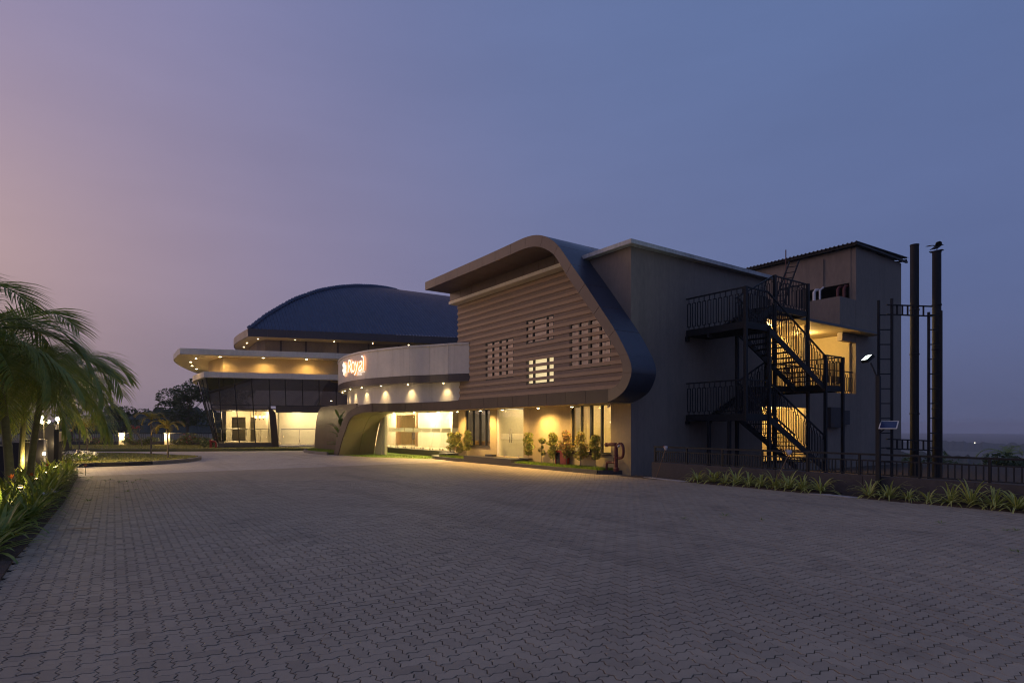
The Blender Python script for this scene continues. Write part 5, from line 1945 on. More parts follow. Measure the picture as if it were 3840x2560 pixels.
# ---- upturned brooms stuck by the wall
def broom(base, top, rag, lab, cols):
    b_ = thing('broom', lab, 'broom', base, 'brooms by the wall')
    m_ = MB(); m_.tube([base, Vector(base).lerp(Vector(top), .5) + Vector((.006, 0, 0)), top], .011, 8); m_.build('handle', M['wood'], b_)
    m_ = MB(); t_ = Vector(top)
    m_.lathe([(.02, -.05), (.07, .0), (.085, .06), (.06, .09)], t_, 10, 1.0, .5); m_.build('broom_head', cols[0], b_, smooth=True)
    m_ = MB(); r = random.Random(int(base[0] * 10))
    for k in range(26):
        p = t_ + Vector((r.uniform(-.10, .05), r.uniform(-.05, .05), r.uniform(.0, .10)))
        d = Vector((r.uniform(-1, .3), r.uniform(-.6, .6), r.uniform(-.4, .8))).normalized() * .07
        s2 = d.cross(Vector((0, 0, 1))).normalized() * .015
        m_.add([p - s2, p + s2, p + d], [(0, 1, 2)])
    m_.build('rag', cols[1], b_)
    return b_


M['rag'] = mat('faded_red_rag', (.30, .05, .06), .9)
M['bluegrey'] = mat('pale_plastic', (.42, .44, .52), .5)
broom((1.48, -.40, .0), (1.66, -.12, .98), True, 'upturned broom with red rag leaning at the wall end nearest the building', (M['bluegrey'], M['rag']))
broom((5.55, -.34, .02), (5.88, -.08, .98), False, 'upturned pale broom leaning among the striped plants', (M['bluegrey'], M['flower_white']))

# ---- solar lamp post
lp = thing('solar_lamp', 'black post with lit square floodlight and a small solar panel', 'street lamp', (8.10, -.03, 0))
m_ = MB(); m_.box(8.055, 8.145, -.075, .015, 0, 2.93); m_.build('post', M['steel'], lp)
m_ = MB(); m_.tube([(8.09, -.03, 2.86), (7.93, -.03, 3.26)], .02, 8); m_.build('lamp_arm', M['steel'], lp)
hd = Matrix.Translation((7.86, -.03, 3.37)) @ Matrix.Rotation(R(-35), 4, 'Z') @ Matrix.Rotation(R(-48), 4, 'X')
def mbox(m_, mat4, x0, x1, y0, y1, z0, z1):
    vs = [mat4 @ Vector((x, y, z)) for z in (z0, z1) for y in (y0, y1) for x in (x0, x1)]
    m_.add(vs, [(0, 2, 3, 1), (4, 5, 7, 6), (0, 1, 5, 4), (2, 6, 7, 3), (0, 4, 6, 2), (1, 3, 7, 5)])
    return m_
hv = mbox(MB(), hd, -.13, .13, -.04, .04, -.105, .105).build('lamp_head', M['steel'], lp)
for z_ in (-.048, .048):
    outward(mbox(MB(), hd, -.105, .105, -.048, -.042, z_ - .036, z_ + .036).build('led_panel', M['lampcool'], hv))
lamp_light('flood_light', hd @ Vector((0, -.12, 0)), 16, (.85, 1, .88), hv, 140, .5, .1, (hd.to_3x3() @ Vector((0, -1, -.1))))
m_ = MB(); m_.tube([(8.12, -.03, 1.55), (8.28, -.05, 1.68)], .016, 8); m_.build('panel_arm', M['steel'], lp)
sm = Matrix.Translation((8.34, -.06, 1.75)) @ Matrix.Rotation(R(12), 4, 'Z') @ Matrix.Rotation(R(38), 4, 'X')
pn = mbox(MB(), sm, -.19, .19, -.15, .15, -.012, .0).build('solar_panel', M['white'], lp)
mbox(MB(), sm, -.165, .165, -.125, .125, .001, .004).build('solar_cells', M['solar'], pn)

# ---- two flue stacks with their rack, a crow
for k, (x, y, zt, lab) in enumerate(((4.53, 11.63, 9.08, 'tall black flue stack nearer the tower'), (5.05, 12.37, 8.80, 'black flue stack on the right with a crow above it'))):
    st = thing('flue_stack', lab, 'chimney', (x, y, -.4), 'flue stacks')
    m_ = MB(); m_.lathe([(.155, 0), (.155, zt + .36), (.165, zt + .36), (.165, zt + .40), (.13, zt + .40), (.13, zt + .2)], (x, y, -.4), 20); m_.build('pipe', M['steel'], st, smooth=50)
    for z_ in (2.2, 4.6, 6.4):
        m_ = MB(); m_.lathe([(.157, 0), (.175, .01), (.175, .06), (.157, .07)], (x, y, z_ + .2 * k), 20); m_.build('band', M['steel'], st)
    if k:
        m_ = MB(); m_.box(x - .24, x + .22, y - .1, y + .1, zt + .01, zt + .035); m_.build('cap', M['steel'], st)
rk = thing('pipe_rack', 'black steel ladder frames joined by trusses beside the flue stacks', 'rack', (4.7, 10.8, -.4))
cA, cB, cC, cD = (4.01, 9.69), (4.31, 10.11), (5.15, 11.29), (5.43, 11.69)
for c, zt in ((cA, 6.68), (cB, 6.75), (cC, 6.21), (cD, 6.27)):
    m_ = MB(); m_.box(c[0] - .04, c[0] + .04, c[1] - .04, c[1] + .04, -.4, zt); m_.build('upright', M['steel'], rk)
for (p, q, zt) in ((cA, cB, 6.62), (cC, cD, 6.2)):
    z = .3
    while z < zt:
        m_ = MB(); m_.bar((*p, z), (*q, z), .04); m_.build('rung', M['steel'], rk); z += .58
for z in (6.5, 6.12, 1.22, .85):
    m_ = MB(); m_.bar((cB[0] - .12, cB[1] - .16, z), (cC[0] + .1, cC[1] + .1, z - .07), .05); m_.build('truss_chord', M['steel'], rk)
for k in range(1, 7):
    f = k / 7
    p = (cB[0] + (cC[0] - cB[0]) * f, cB[1] + (cC[1] - cB[1]) * f)
    for za, zb in ((6.12, 6.5), (.85, 1.22)):
        m_ = MB(); m_.bar((*p, za - .07 * f), (*p, zb - .07 * f), .05); m_.build('truss_web', M['steel'], rk)
# crow, landing on the right stack
M['crow'] = mat('dark_feather', (.03, .032, .04), .5)
cr = thing('crow', 'dark crow perched with raised wings on the right flue stack', 'bird', (5.05, 12.37, 8.84))
def blob(pts, n=10):
    m_ = MB(); m_.tube([p[:3] for p in pts], [p[3] for p in pts], n); return m_
cx_, cy_, cz_ = 5.05, 12.37, 8.84
fx, fy = .5787, .8155      # facing along this way
def F(a_, s_, u_):
    a_, s_, u_ = a_ * .8, s_ * .8, u_ * .8
    return (cx_ + fx * a_ - fy * s_, cy_ + fy * a_ + fx * s_, cz_ + u_)
blob([(*F(-.36, 0, .02), .008), (*F(-.22, 0, .09), .03), (*F(-.1, 0, .14), .06), (*F(.02, 0, .19), .07), (*F(.12, 0, .24), .055), (*F(.19, 0, .28), .042), (*F(.25, 0, .30), .04), (*F(.29, 0, .295), .022), (*F(.36, 0, .285), .004)]).build('body', M['crow'], cr, smooth=True)
for s_ in (-1, 1):
    m_ = MB(); rows = []
    for t_, back, fore, up in ((0, -.10, .14, .22), (.12, -.16, .15, .29), (.24, -.22, .10, .33), (.36, -.26, -.02, .34), (.46, -.24, -.14, .33)):
        rows.append([F(fore, s_ * t_, up), F((fore + back) / 2, s_ * t_, up + .012), F(back, s_ * t_, up - .01)])
    m_.grid(rows); o = m_.build('wing', M['crow'], cr, smooth=True)
    md = o.modifiers.new('thickness', 'SOLIDIFY'); md.thickness = .012
    m_ = MB(); m_.tube([F(.0, s_ * .03, .0), F(.02, s_ * .03, .13)], .008, 6); m_.build('leg', M['crow'], cr)

# ================================================================== PLANTER THINGS BY THE OFFICE FRONT
def leaf_cloud(m_, blobs, n, size, r, edge=.75, attr=None, flat=.5):
    """leaf-sized faces through the volume of several ellipsoids"""
    W = [b[3] * b[4] * b[5] for b in blobs]
    for _ in range(n):
        b = r.choices(blobs, W)[0]
        while True:
            v = Vector((r.uniform(-1, 1), r.uniform(-1, 1), r.uniform(-1, 1)))
            if .001 < v.length < 1: break
        v = v.normalized() * (v.length ** (1 - edge))
        p = Vector((b[0] + v.x * b[3], b[1] + v.y * b[4], b[2] + v.z * b[5]))
        a = Vector((r.gauss(0, 1), r.gauss(0, 1), r.gauss(0, flat))).normalized()
        c = a.cross(Vector((r.gauss(0, 1), r.gauss(0, 1), r.gauss(0, 1)))).normalized()
        s = size * r.uniform(.6, 1.35)
        m_.add([p - a * s, p + c * s * .42, p + a * s, p - c * s * .42], [(0, 1, 2, 3)])
        if attr is not None:
            m_.attr += [attr(p, r)] * 4


def small_tree(name, loc, h, stem, blobs, n, size, seed, tintp, lab, group, cat='shrub', leafm='shrub'):
    r = random.Random(seed)
    t_ = thing(name, lab, cat, loc, group, local=True)
    m_ = MB()
    m_.tube([(0, 0, 0), (r.uniform(-.02, .02), r.uniform(-.02, .02), stem * .5), (r.uniform(-.03, .03), r.uniform(-.03, .03), stem), (0, 0, h * .8)], [.014, .012, .010, .005], 6)
    for k in range(7):
        b = r.choice(blobs); z0 = r.uniform(stem * .8, h * .65)
        m_.tube([(0, 0, z0), (b[0] * .6, b[1] * .6, (z0 + b[2]) / 2 + .05), (b[0] + r.uniform(-.05, .05), b[1] + r.uniform(-.05, .05), b[2])], [.007, .005, .003], 5)
    m_.build('trunk', M['barkgrey'], t_)
    c = MB(); c.attr = []
    leaf_cloud(c, blobs, n, size, r, .62, lambda p, q: min(1, max(0, q.gauss(tintp, .25) + (p.z / h - .6) * tintp)))
    c.build('crown', M[leafm], t_)
    return t_


shr = [(-12.35, 1.28, 'leftmost of the three green shrubs beside the lobby', 0), (-11.53, 1.3, 'middle of the three green shrubs beside the lobby', .1), (-10.75, 1.35, 'right one of the three green shrubs beside the lobby', .05),
       (-5.62, 1.32, 'dense green shrub beside the glass door step', .0), (-4.69, 1.12, 'thin sparse green shrub next to the door step shrub', .0), (-3.92, 1.28, 'green shrub just left of the red cabinet', .05),
       (-3.12, 1.4, 'reddish-leaved shrub in front of the red cabinet', .36), (-2.3, 1.33, 'pink-tipped shrub in front of the curtained window', .2), (-1.48, 1.27, 'dark green round shrub beside the red hydrant pipes', .06)]
for k, (x, h, lab, tp) in enumerate(shr):
    r = random.Random(70 + k)
    if k == 4:
        bl = [(.02, 0, h - .12, .15, .14, .12), (-.10, .0, h * .55, .08, .08, .09), (.06, .02, h * .42, .11, .10, .08), (.03, 0, h * .66, .06, .06, .08), (.12, 0, h * .5, .06, .06, .06)]
        n = 520
    else:
        bl = []
        for q in range(15):
            f = q / 14
            z_ = h * (.34 + .60 * f)
            wid = (.24 if k != 3 else .20) * math.sin(math.pi * (.18 + .74 * f)) ** .8
            a_ = r.uniform(0, 6.28); o_ = wid * r.uniform(.15, 1.0)
            bl.append((math.cos(a_) * o_, math.sin(a_) * o_ * .8, z_ + r.uniform(-.05, .05), r.uniform(.12, .20), r.uniform(.12, .19), r.uniform(.09, .16)))
        n = 1500
    small_tree('shrub', (x, -.32, .12), h, h * .36, bl, int(n * 1.7), .034, 40 + k, tp, lab, 'shrubs along the office front')

# red hydrant pipes at the corner
hy = thing('fire_hydrant', 'red fire hydrant standpipe with looped pipe at the building corner', 'hydrant', (-.40, -.33, .12))
m_ = MB(); m_.tube([(-.40, -.33, .1), (-.40, -.33, 1.0)], .065, 14); m_.build('riser', M['redpipe'], hy, smooth=50)
m_ = MB(); m_.tube(catmull([(-.40, -.33, .98), (-.28, -.33, 1.10), (-.14, -.33, 1.10), (-.06, -.33, .98), (-.05, -.33, .78), (-.10, -.33, .64), (-.22, -.33, .60), (-.40, -.33, .60)], 4), .05, 12); m_.build('loop_pipe', M['redpipe'], hy, smooth=50)
m_ = MB(); m_.tube([(-.40, -.33, 1.0), (-.42, -.33, 1.07), (-.62, -.36, 1.08), (-.80, -.38, 1.06)], [.06, .075, .07, .06], 12); m_.tube([(-.79, -.38, 1.06), (-.87, -.39, 1.06)], [.085, .075], 12); m_.build('outlet', M['redpipe'], hy, smooth=40)
m_ = MB(); m_.tube([(-.86, -.39, 1.0), (-.90, -.39, 1.16)], .008, 6); m_.build('outlet_lever', M['steel'], hy)
m_ = MB(); m_.tube(catmull([(-.40, -.33, .42), (-.60, -.34, .43), (-.78, -.35, .42), (-.85, -.35, .36), (-.86, -.35, .1)], 4), .042, 12); m_.build('ground_pipe', M['redpipe'], hy, smooth=50)
m_ = MB(); m_.lathe([(.09, 0), (.09, .02), (.07, .02)], (-.40, -.33, .68), 12); m_.lathe([(.10, 0), (.10, .1), (.07, .14)], (-.40, -.33, .12), 12); m_.build('flange', M['redpipe'], hy)
m_ = MB(); m_.lathe([(.035, 0), (.045, .03), (.03, .07)], (-.20, -.40, .99), 10); m_.tube([(-.20, -.40, 1.0), (-.20, -.46, 1.0)], .03, 8); m_.build('valve', M['chrome'], hy)
m_ = MB(); m_.box(-.51, -.49, -.36, -.33, .38, .60); m_.build('valve_handle', M['steel'], hy)

fc = thing('hose_cabinet', 'low red hose cabinet with small glass door standing in the grass', 'cabinet', (-3.6, -.15, .13))
m_ = MB(); m_.box(-3.93, -3.27, -.24, -.03, .13, .75); m_.build('cabinet', M['red'], fc)
m_ = MB(); m_.box(-3.85, -3.62, -.248, -.242, .2, .66); m_.build('cabinet_glass', M['glassdark'], fc)
m_ = MB(); m_.box(-3.57, -3.35, -.249, -.242, .18, .70); m_.build('cabinet_door', M['red'], fc)

# broad-leaved plant between porch leg and shoulder wall
bp = thing('broadleaf_plant', 'tall broad-leaved green plant beside the porch leg', 'plant', (-21.85, -2.95, .12))
for k in range(17):
    r = random.Random(500 + k)
    az = r.uniform(0, 6.283); z0 = .5 + 1.75 * k / 17; el = .35 + .9 * k / 17
    base = Vector((-21.85, -2.95, z0)); d = Vector((math.cos(az) * math.cos(el), math.sin(az) * math.cos(el), math.sin(el)))
    side = d.cross(Vector((0, 0, 1))).normalized(); nrm = side.cross(d)
    m_ = MB(); rows = []
    Lf = r.uniform(.55, .85)
    for q in range(7):
        t_ = q / 6; w = .13 * math.sin(math.pi * (t_ * .9 + .06)) ** .8 if q else .012
        c_ = base + d * (.12 + Lf * t_) + Vector((0, 0, -.22 * t_ * t_))
        rows.append([c_ - side * w + nrm * .03, c_, c_ + side * w + nrm * .03])
    m_.grid(rows); m_.build('leaf', M['bigleaf'], bp, smooth=True)
m_ = MB(); m_.tube([(-21.85, -2.95, .1), (-21.83, -2.94, 1.2), (-21.86, -2.96, 2.3)], [.03, .025, .012], 8); m_.build('stem', M['barkgreen'], bp)

# ================================================================== LEFT SIDE
# ---- lily bed along the drive
m_ = MB(); m_.prism([(9, -16.42), (4.8, -16.38), (2.4, -16.26), (-2.1, -16.08), (-10.6, -15.96), (-16.3, -16.1), (-16.3, -24), (9, -24)], -.08, .03); tag(outward(m_.build('planting_bed', M['soil'])), kind='structure')


def frond_mesh(L, n, leaf, rise, sag, hang, seed, w=.022, name='frond', matf='palmleaf', twist=.0):
    """one feather leaf: midrib along +x, leaflets both sides, their tips hanging"""
    r = random.Random(seed)
    m_ = MB()
    pts, d = [], Vector((math.cos(rise), 0, math.sin(rise)))
    p = Vector((0, 0, 0))
    N = 26
    for k in range(N + 1):
        pts.append((p.copy(), d.copy()))
        p = p + d * (L / N)
        d = (d + Vector((0, 0, -sag / N * (.4 + 1.6 * k / N)))).normalized()
    m_.tube([q[0] for q in pts], [.022 * (1 - .85 * k / N) + .002 for k in range(N + 1)], 5)
    for k in range(n):
        t_ = .12 + .88 * (k + .5) / n
        i_ = min(N - 1, int(t_ * N)); f = t_ * N - i_
        q = pts[i_][0].lerp(pts[i_ + 1][0], f); tg = pts[i_][1]
        for s_ in (-1, 1):
            ll = leaf * (math.sin(math.pi * (.16 + .78 * t_)) ** .7) * r.uniform(.8, 1.12)
            side = Vector((0, s_, 0))
            dd = (side * r.uniform(.7, .95) + tg * (.35 + .75 * t_) + Vector((0, 0, r.uniform(.0, .3)))).normalized()
            c = q.copy(); vs = []
            nrm = tg
            for e in range(5):
                u = e / 4
                ww = w * (.55 + 1.2 * u if u < .4 else max(.06, 1.05 * (1 - u) ** .8 + .03))
                wv = dd.cross(Vector((0, 0, 1)))
                wv = (wv.normalized() if wv.length > .05 else tg) * ww
                vs += [c - wv, c + wv]
                c = c + dd * (ll / 4)
                dd = (dd + Vector((r.uniform(-.04, .04), 0, -hang * (.35 + u) * r.uniform(.8, 1.2)))).normalized()
            m_.add(vs, [(2 * e, 2 * e + 1, 2 * e + 3, 2 * e + 2) for e in range(4)])
    me = bpy.data.meshes.new(name)
    me.from_pydata([tuple(v) for v in m_.v], [], m_.f); me.materials.append(M[matf]); me.update()
    return me


def palm(name, loc, h, r0, r1, meshes, dirs, lab, group, bark, lean=(0, 0), cat='palm', rings=False):
    t_ = thing(name, lab, cat, loc, group, local=True)
    m_ = MB(); n = 14
    m_.tube([(lean[0] * (k / n) ** 1.6, lean[1] * (k / n) ** 1.6, h * k / n) for k in range(n + 1)], [r0 + (r1 - r0) * (k / n) ** .6 + (.006 if (rings and k % 2) else 0) for k in range(n + 1)], 12)
    m_.build('trunk', bark, t_, smooth=True)
    for k, (az, tip, sc) in enumerate(dirs):
        o = bpy.data.objects.new('frond', meshes[k % len(meshes)])
        o.location = (lean[0], lean[1], h - .02)
        o.rotation_euler = (0, -tip, az); o.scale = (sc, sc, sc)
        link(o, t_)
    return t_


big = [frond_mesh(3.1, 58, 1.1, .95, 2.9, .42, 200 + k, .018) for k in range(3)] + [frond_mesh(2.7, 52, 1.0, .45, 2.1, .46, 210 + k, .018) for k in range(2)]
az0 = math.atan2(.8155, .5787)          # to the right, seen from the yard


def pdirs(seed, n):
    """fronds all round, younger ones more upright"""
    r_ = random.Random(seed)
    return [(az0 + k * 2.399 + r_.uniform(-.2, .2), .45 - .85 * (k / n) + r_.uniform(-.12, .12), r_.uniform(.88, 1.08)) for k in range(n)]


palm('palm', (-2.98, -17.08, 0), 2.72, .10, .075, big, pdirs(1, 29), 'large palm nearest the drive, its fronds crossing the left edge', 'large palms by the drive', M['barkgreen'], (-.1, -.2))
palm('palm', (-6.12, -16.95, 0), 2.5, .10, .07, big[::-1], pdirs(2, 24), 'second large palm with thick green trunk among the lilies', 'large palms by the drive', M['barkgreen'], (.1, .25))
palm('palm', (-.2, -18.0, 0), 2.9, .10, .075, big, pdirs(3, 26), 'palm at the left edge whose frond tips reach in at the top', 'large palms by the drive', M['barkgreen'], (.0, .1))
palm('palm', (-9.6, -17.4, 0), 2.45, .09, .07, big[::-1], pdirs(4, 24), 'third palm half hidden behind the second one', 'large palms by the drive', M['barkgreen'], (.1, .1))

lil = [strap_plant(80 + k, 26, .70, .042, up=(.35, 1.35), curl=.8).build('lily', M['lily'], smooth=True) for k in range(5)]
spots = []
r = random.Random(99)
x = 4.6
while x > -11.3:
    w = min(1.0, max(.35, (6 - x) * .1))
    for row in range(3):
        spots.append((x + r.uniform(-.18, .18), -16.52 - .42 * row + (4.6 - x) * .022 - r.uniform(0, .12) - (.0 if x < 2 else .12), row))
    x -= .52


def nth(k):
    w = ['nearest', 'second', 'third', 'fourth', 'fifth', 'sixth', 'seventh', 'eighth', 'ninth', 'tenth', 'eleventh', 'twelfth', 'thirteenth', 'fourteenth', 'fifteenth', 'sixteenth', 'seventeenth', 'eighteenth', 'nineteenth', 'twentieth']
    if k < 20: return w[k]
    return ('twenty-' + ['first', 'second', 'third', 'fourth', 'fifth', 'sixth', 'seventh', 'eighth', 'ninth'][k - 20]) if k < 29 else ['thirtieth', 'thirty-first', 'thirty-second', 'thirty-third'][k - 29]


for k, (x, y, row) in enumerate(spots):
    o = lil[k] if k < 5 else bpy.data.objects.new('lily', lil[k % 5].data)
    if k >= 5: col.objects.link(o)
    s_ = r.uniform(.8, 1.15)
    o.location = (x, y, .02); o.scale = (s_, s_, s_ * r.uniform(.85, 1.1)); o.rotation_euler = (0, 0, r.uniform(0, 6.28))
    tag(o, f'strap-leaved lily, {nth(k // 3)} along the {("drive-side", "middle", "rear")[row]} row of the bed', 'plant', 'lilies in the bed under the palms')
fl = [(-3.6, -16.75, .55, 'orange', 'orange flower spike beside the nearest palm trunk'), (-2.2, -17.0, .6, 'orange', 'orange flower spike left of the nearest palm trunk'), (-6.6, -16.6, .62, 'orange', 'orange flower spike in front of the second palm'), (-1.6, -16.25, .30, 'white', 'white spidery flower at the bed edge below the palms'), (-.6, -16.35, .34, 'white', 'white spidery flower nearer the viewer at the bed edge'), (-10.9, -15.75, .35, 'orange', 'orange flower at the far end of the lily bed')]
for x, y, h, c_, lab in fl:
    f_ = thing('flower', lab, 'flower', (x, y, 0), 'flowers in the lily bed')
    m_ = MB(); m_.tube([(x, y, 0), (x + .02, y, h)], .008, 6); m_.build('stalk', M['barkgreen'], f_)
    m_ = MB(); rr = random.Random(int(abs(x) * 31))
    for k in range(9):
        a_ = k * .7; e_ = rr.uniform(.2, 1.3); d = Vector((math.cos(a_) * math.cos(e_), math.sin(a_) * math.cos(e_), math.sin(e_))) * rr.uniform(.08, .14)
        s2 = d.cross(Vector((0, 0, 1))).normalized() * .018
        p = Vector((x + .02, y, h - .03)); m_.add([p, p + d * .5 - s2, p + d, p + d * .5 + s2], [(0, 1, 2, 3)])
    m_.build('petals', M['flower_' + c_], f_)

# ---- spike lights in the bed
for k, (x, y, lab) in enumerate(((-9.6, -16.55, 'small spike light at the far end of the lily bed'), (-6.9, -16.62, 'small spike light beside the second palm trunk'), (-4.4, -16.72, 'small spike light between the two large palm trunks'), (-1.8, -16.82, 'small spike light in front of the nearest palm trunk'), (.8, -16.95, 'small spike light among the nearest lilies'))):
    s_ = thing('spike_light', lab, 'lamp', (x, y, .02), 'spike lights in the lily bed')
    m_ = MB(); m_.tube([(x, y, .0), (x, y, .30)], .012, 6); m_.build('spike', M['steel'], s_)
    m_ = MB(); m_.lathe([(.03, 0), (.045, .05), (.05, .10)], (x, y, .30), 10); q = m_.build('lamp_head', M['steel'], s_)
    m_ = MB(); m_.lathe([(.001, .102), (.04, .103), (.042, .106)], (x, y, .30), 10); m_.build('lamp_face', M['lampwarm'], q)
    lamp_light('spike_lamp', (x, y, .46), .5, (1, .78, .38), q, size=.05)

# ---- black fin panels with lit edges behind the palms
rv = Vector((.5787, .8155, 0))
fins = [(1.55, -16.95, 15.4, 1.2, 1.1, 'nearest black fin panel, cut by the left edge'), (-6.2, -17.75, 18.8, 1.2, .62, 'black fin panel behind the nearest palm trunk'), (-9.6, -17.9, 23, 1.2, .8, 'black fin panel with a bright lit edge left of the tall one')]
def fin(px, dep, h, w, lab, strip):
    """a fin whose right edge stands at this bearing and distance"""
    rr_ = (px - 1920) / 2220 * dep
    e = Vector((CAMX + VD.x * dep + .5787 * rr_, CAMY + VD.y * dep + .8155 * rr_, 0))
    t_ = thing('fin_panel', lab, 'panel', e, 'black fin panels by the gate')
    a_, b_ = e - rv * w, e
    n_ = Vector((VD.x, VD.y, 0)) * .08
    m_ = MB(); m_.prism([(a_.x, a_.y), (b_.x, b_.y), (b_.x + n_.x, b_.y + n_.y), (a_.x + n_.x, a_.y + n_.y)], -.05, h); outward(m_.build('panel', M['panelblack'], t_))
    if strip:
        s0 = e + rv * .005; s1 = e + rv * .09
        m_ = MB(); m_.prism([(s0.x, s0.y), (s1.x, s1.y), (s1.x + n_.x, s1.y + n_.y), (s0.x + n_.x, s0.y + n_.y)], -.05, h); outward(m_.build('metal_edge', M['aluedge'], t_))
        lc = e + rv * .05 - n_ * .7
        m_ = MB(); m_.lathe([(.03, -.05), (.03, .05)], (lc.x, lc.y, h * .55), 10); q = m_.build('edge_lamp', M['lampwhite'], t_)
        lamp_light('edge_light', (lc.x - VD.x * .05, lc.y - VD.y * .05, h * .55), 5.0, WARM2, q, size=.03)
    m_ = MB(); m_.prism([(a_.x - n_.x * .1, a_.y - n_.y * .1), (b_.x - n_.x * .1, b_.y - n_.y * .1), (b_.x + n_.x * 1.1, b_.y + n_.y * 1.1), (a_.x + n_.x * 1.1, a_.y + n_.y * 1.1)], h + .002, h + .02); outward(m_.build('cap', M['aluedge'], t_))


fin(30, 15.4, 1.2, .9, 'nearest black fin panel, cut by the left edge', False)
fin(112, 18.8, 1.2, .55, 'black fin panel between the two nearest palm trunks', True)
fin(163, 23, 1.2, .75, 'black fin panel with a bright lit edge right of the second palm trunk', True)
fin(205, 25.5, 1.8, .8, 'tall black fin panel with lit edge beside the tan-topped gate', True)
# gate leaf with tan board
gt = thing('gate', 'dark slatted gate leaf with a tan board along its top', 'gate', (-16, -16.7, 0))
def at_px(px, dep, z=0.0):
    q = (px - 1920) / 2220 * dep
    return Vector((CAMX + VD.x * dep + .5787 * q, CAMY + VD.y * dep + .8155 * q, z))
g0, g1 = at_px(211, 24), at_px(262, 33)
m_ = MB(); m_.bar(g0 + Vector((0, 0, 1.28)), g1 + Vector((0, 0, 1.28)), .06, .42); m_.build('top_board', M['tan'], gt)
for k in range(16):
    p = g0.lerp(g1, k / 15)
    m_ = MB(); m_.box(p.x - .05, p.x + .05, p.y - .03, p.y + .03, .05, 1.06); m_.build('gate_slat', M['panelblack'], gt)
for p in (g0, g1):
    m_ = MB(); m_.box(p.x - .08, p.x + .08, p.y - .08, p.y + .08, 0, 1.6); m_.build('gate_post', M['panelblack'], gt)
# garden lamps seen through the fronds
for k, (bulbs, dep, lab) in enumerate((([(157, 1564), (156, 1582), (182, 1581)], 24, 'garden lamp post with three bulbs glowing through the fronds'), ([(213, 1571), (223, 1570)], 26, 'garden lamp post with two white bulbs glowing beside the fronds'))):
    c0 = at_px(sum(b[0] for b in bulbs) / len(bulbs), dep)
    gl_ = thing('garden_lamp', lab, 'lamp', c0, 'garden lamps near the gate')
    zt = 1.7 + (1600 - bulbs[0][1]) / 2220 * dep - .1
    m_ = MB(); m_.tube([c0, c0 + Vector((0, 0, zt))], .03, 8); m_.build('post', M['steel'], gl_)
    for b in bulbs:
        p = at_px(b[0], dep, 1.7 + (1600 - b[1]) / 2220 * dep)
        m_ = MB(); m_.tube([c0 + Vector((0, 0, zt - .1)), p - Vector((0, 0, .05))], .012, 6); q = m_.build('arm', M['steel'], gl_)
        m_ = MB(); m_.lathe([(.02, -.07), (.055, -.03), (.065, .02), (.04, .07), (.005, .09)], p, 10); m_.build('bulb', M['lampwhite'], q)
    lamp_light('garden_light', c0 + Vector((0, 0, zt + .1)) - Vector((VD.x, VD.y, 0)) * .2, 60, WARM2, gl_, size=.1)

# ---- young palms on the island and beyond
yp = [frond_mesh(1.05, 34, .34, .75, 2.2, .22, 300 + k, .013, matf='youngpalm') for k in range(3)]
def ydirs(seed, n=8):
    r_ = random.Random(seed); return [(k * 6.283 / n + r_.uniform(-.3, .3), r_.uniform(-.35, .35), r_.uniform(.85, 1.15)) for k in range(n)]
for k, (x, y, h, sc, lab) in enumerate(((-25.03, -12.8, 1.98, 1.0, 'young yellow-green palm in the middle of the island'), (-19.7, -12.44, 1.50, 1.0, 'young palm with a drooping brown frond near the island tip'), (-22.06, -15.76, 1.55, .9, 'slim young palm at the near edge of the island'), (-30.3, -16.2, 1.75, .9, 'slim young palm at the back of the island beside the gate'), (-30.6, -16.8, 1.75, .8, 'thinnest young palm behind the gate'))):
    palm('young_palm', (x, y, .14), h, .045, .035, yp, ydirs(k, 9), lab, 'young palms on the lawn', M['bark'], (rng.uniform(-.05, .05), rng.uniform(-.05, .05)))
# white-flowered bush by the island kerb
wb = thing('white_bush', 'low white-flowered bush at the island corner by the gate', 'bush', (-19.2, -16.1, .1))
m_ = MB(); leaf_cloud(m_, [(-19.2, -16.1, .25, .5, .75, .22)], 500, .07, random.Random(5)); m_.build('foliage', M['lily'], wb)
m_ = MB(); leaf_cloud(m_, [(-19.2, -16.1, .40, .5, .75, .22)], 420, .05, random.Random(6)); m_.build('flowers', M['flower_white'], wb)

# frangipani
fg = thing('frangipani', 'bare-branched frangipani with red flowers in front of the far fence', 'tree', (-41.2, -12.3, .12))
m_ = MB(); r = random.Random(12); tips = []
def branch(p, d, L, rad, lev):
    q = p + d * L
    m_.tube([p, p.lerp(q, .5) + Vector((r.uniform(-.03, .03), r.uniform(-.03, .03), 0)), q], [rad, rad * .85, rad * .7], 7)
    if lev == 0: tips.append(q); return
    for k in range(2 if lev < 3 else 3):
        dd = (d + Vector((r.uniform(-.75, .75), r.uniform(-.85, .85), r.uniform(.1, .5)))).normalized()
        branch(q, dd, L * r.uniform(.7, .9), rad * .7, lev - 1)
branch(Vector((-41.2, -12.3, .1)), Vector((.02, -.10, 1)).normalized(), .55, .06, 3)
m_.build('branches', M['barkgrey'], fg)
m_ = MB(); leaf_cloud(m_, [(t_.x, t_.y, t_.z, .13, .13, .10) for t_ in tips], 110, .07, r); m_.build('leaves', M['bush'], fg)
m_ = MB(); leaf_cloud(m_, [(t_.x, t_.y, t_.z + .08, .12, .12, .08) for t_ in tips[:5]], 120, .05, r); m_.build('flowers', M['flower_red'], fg)

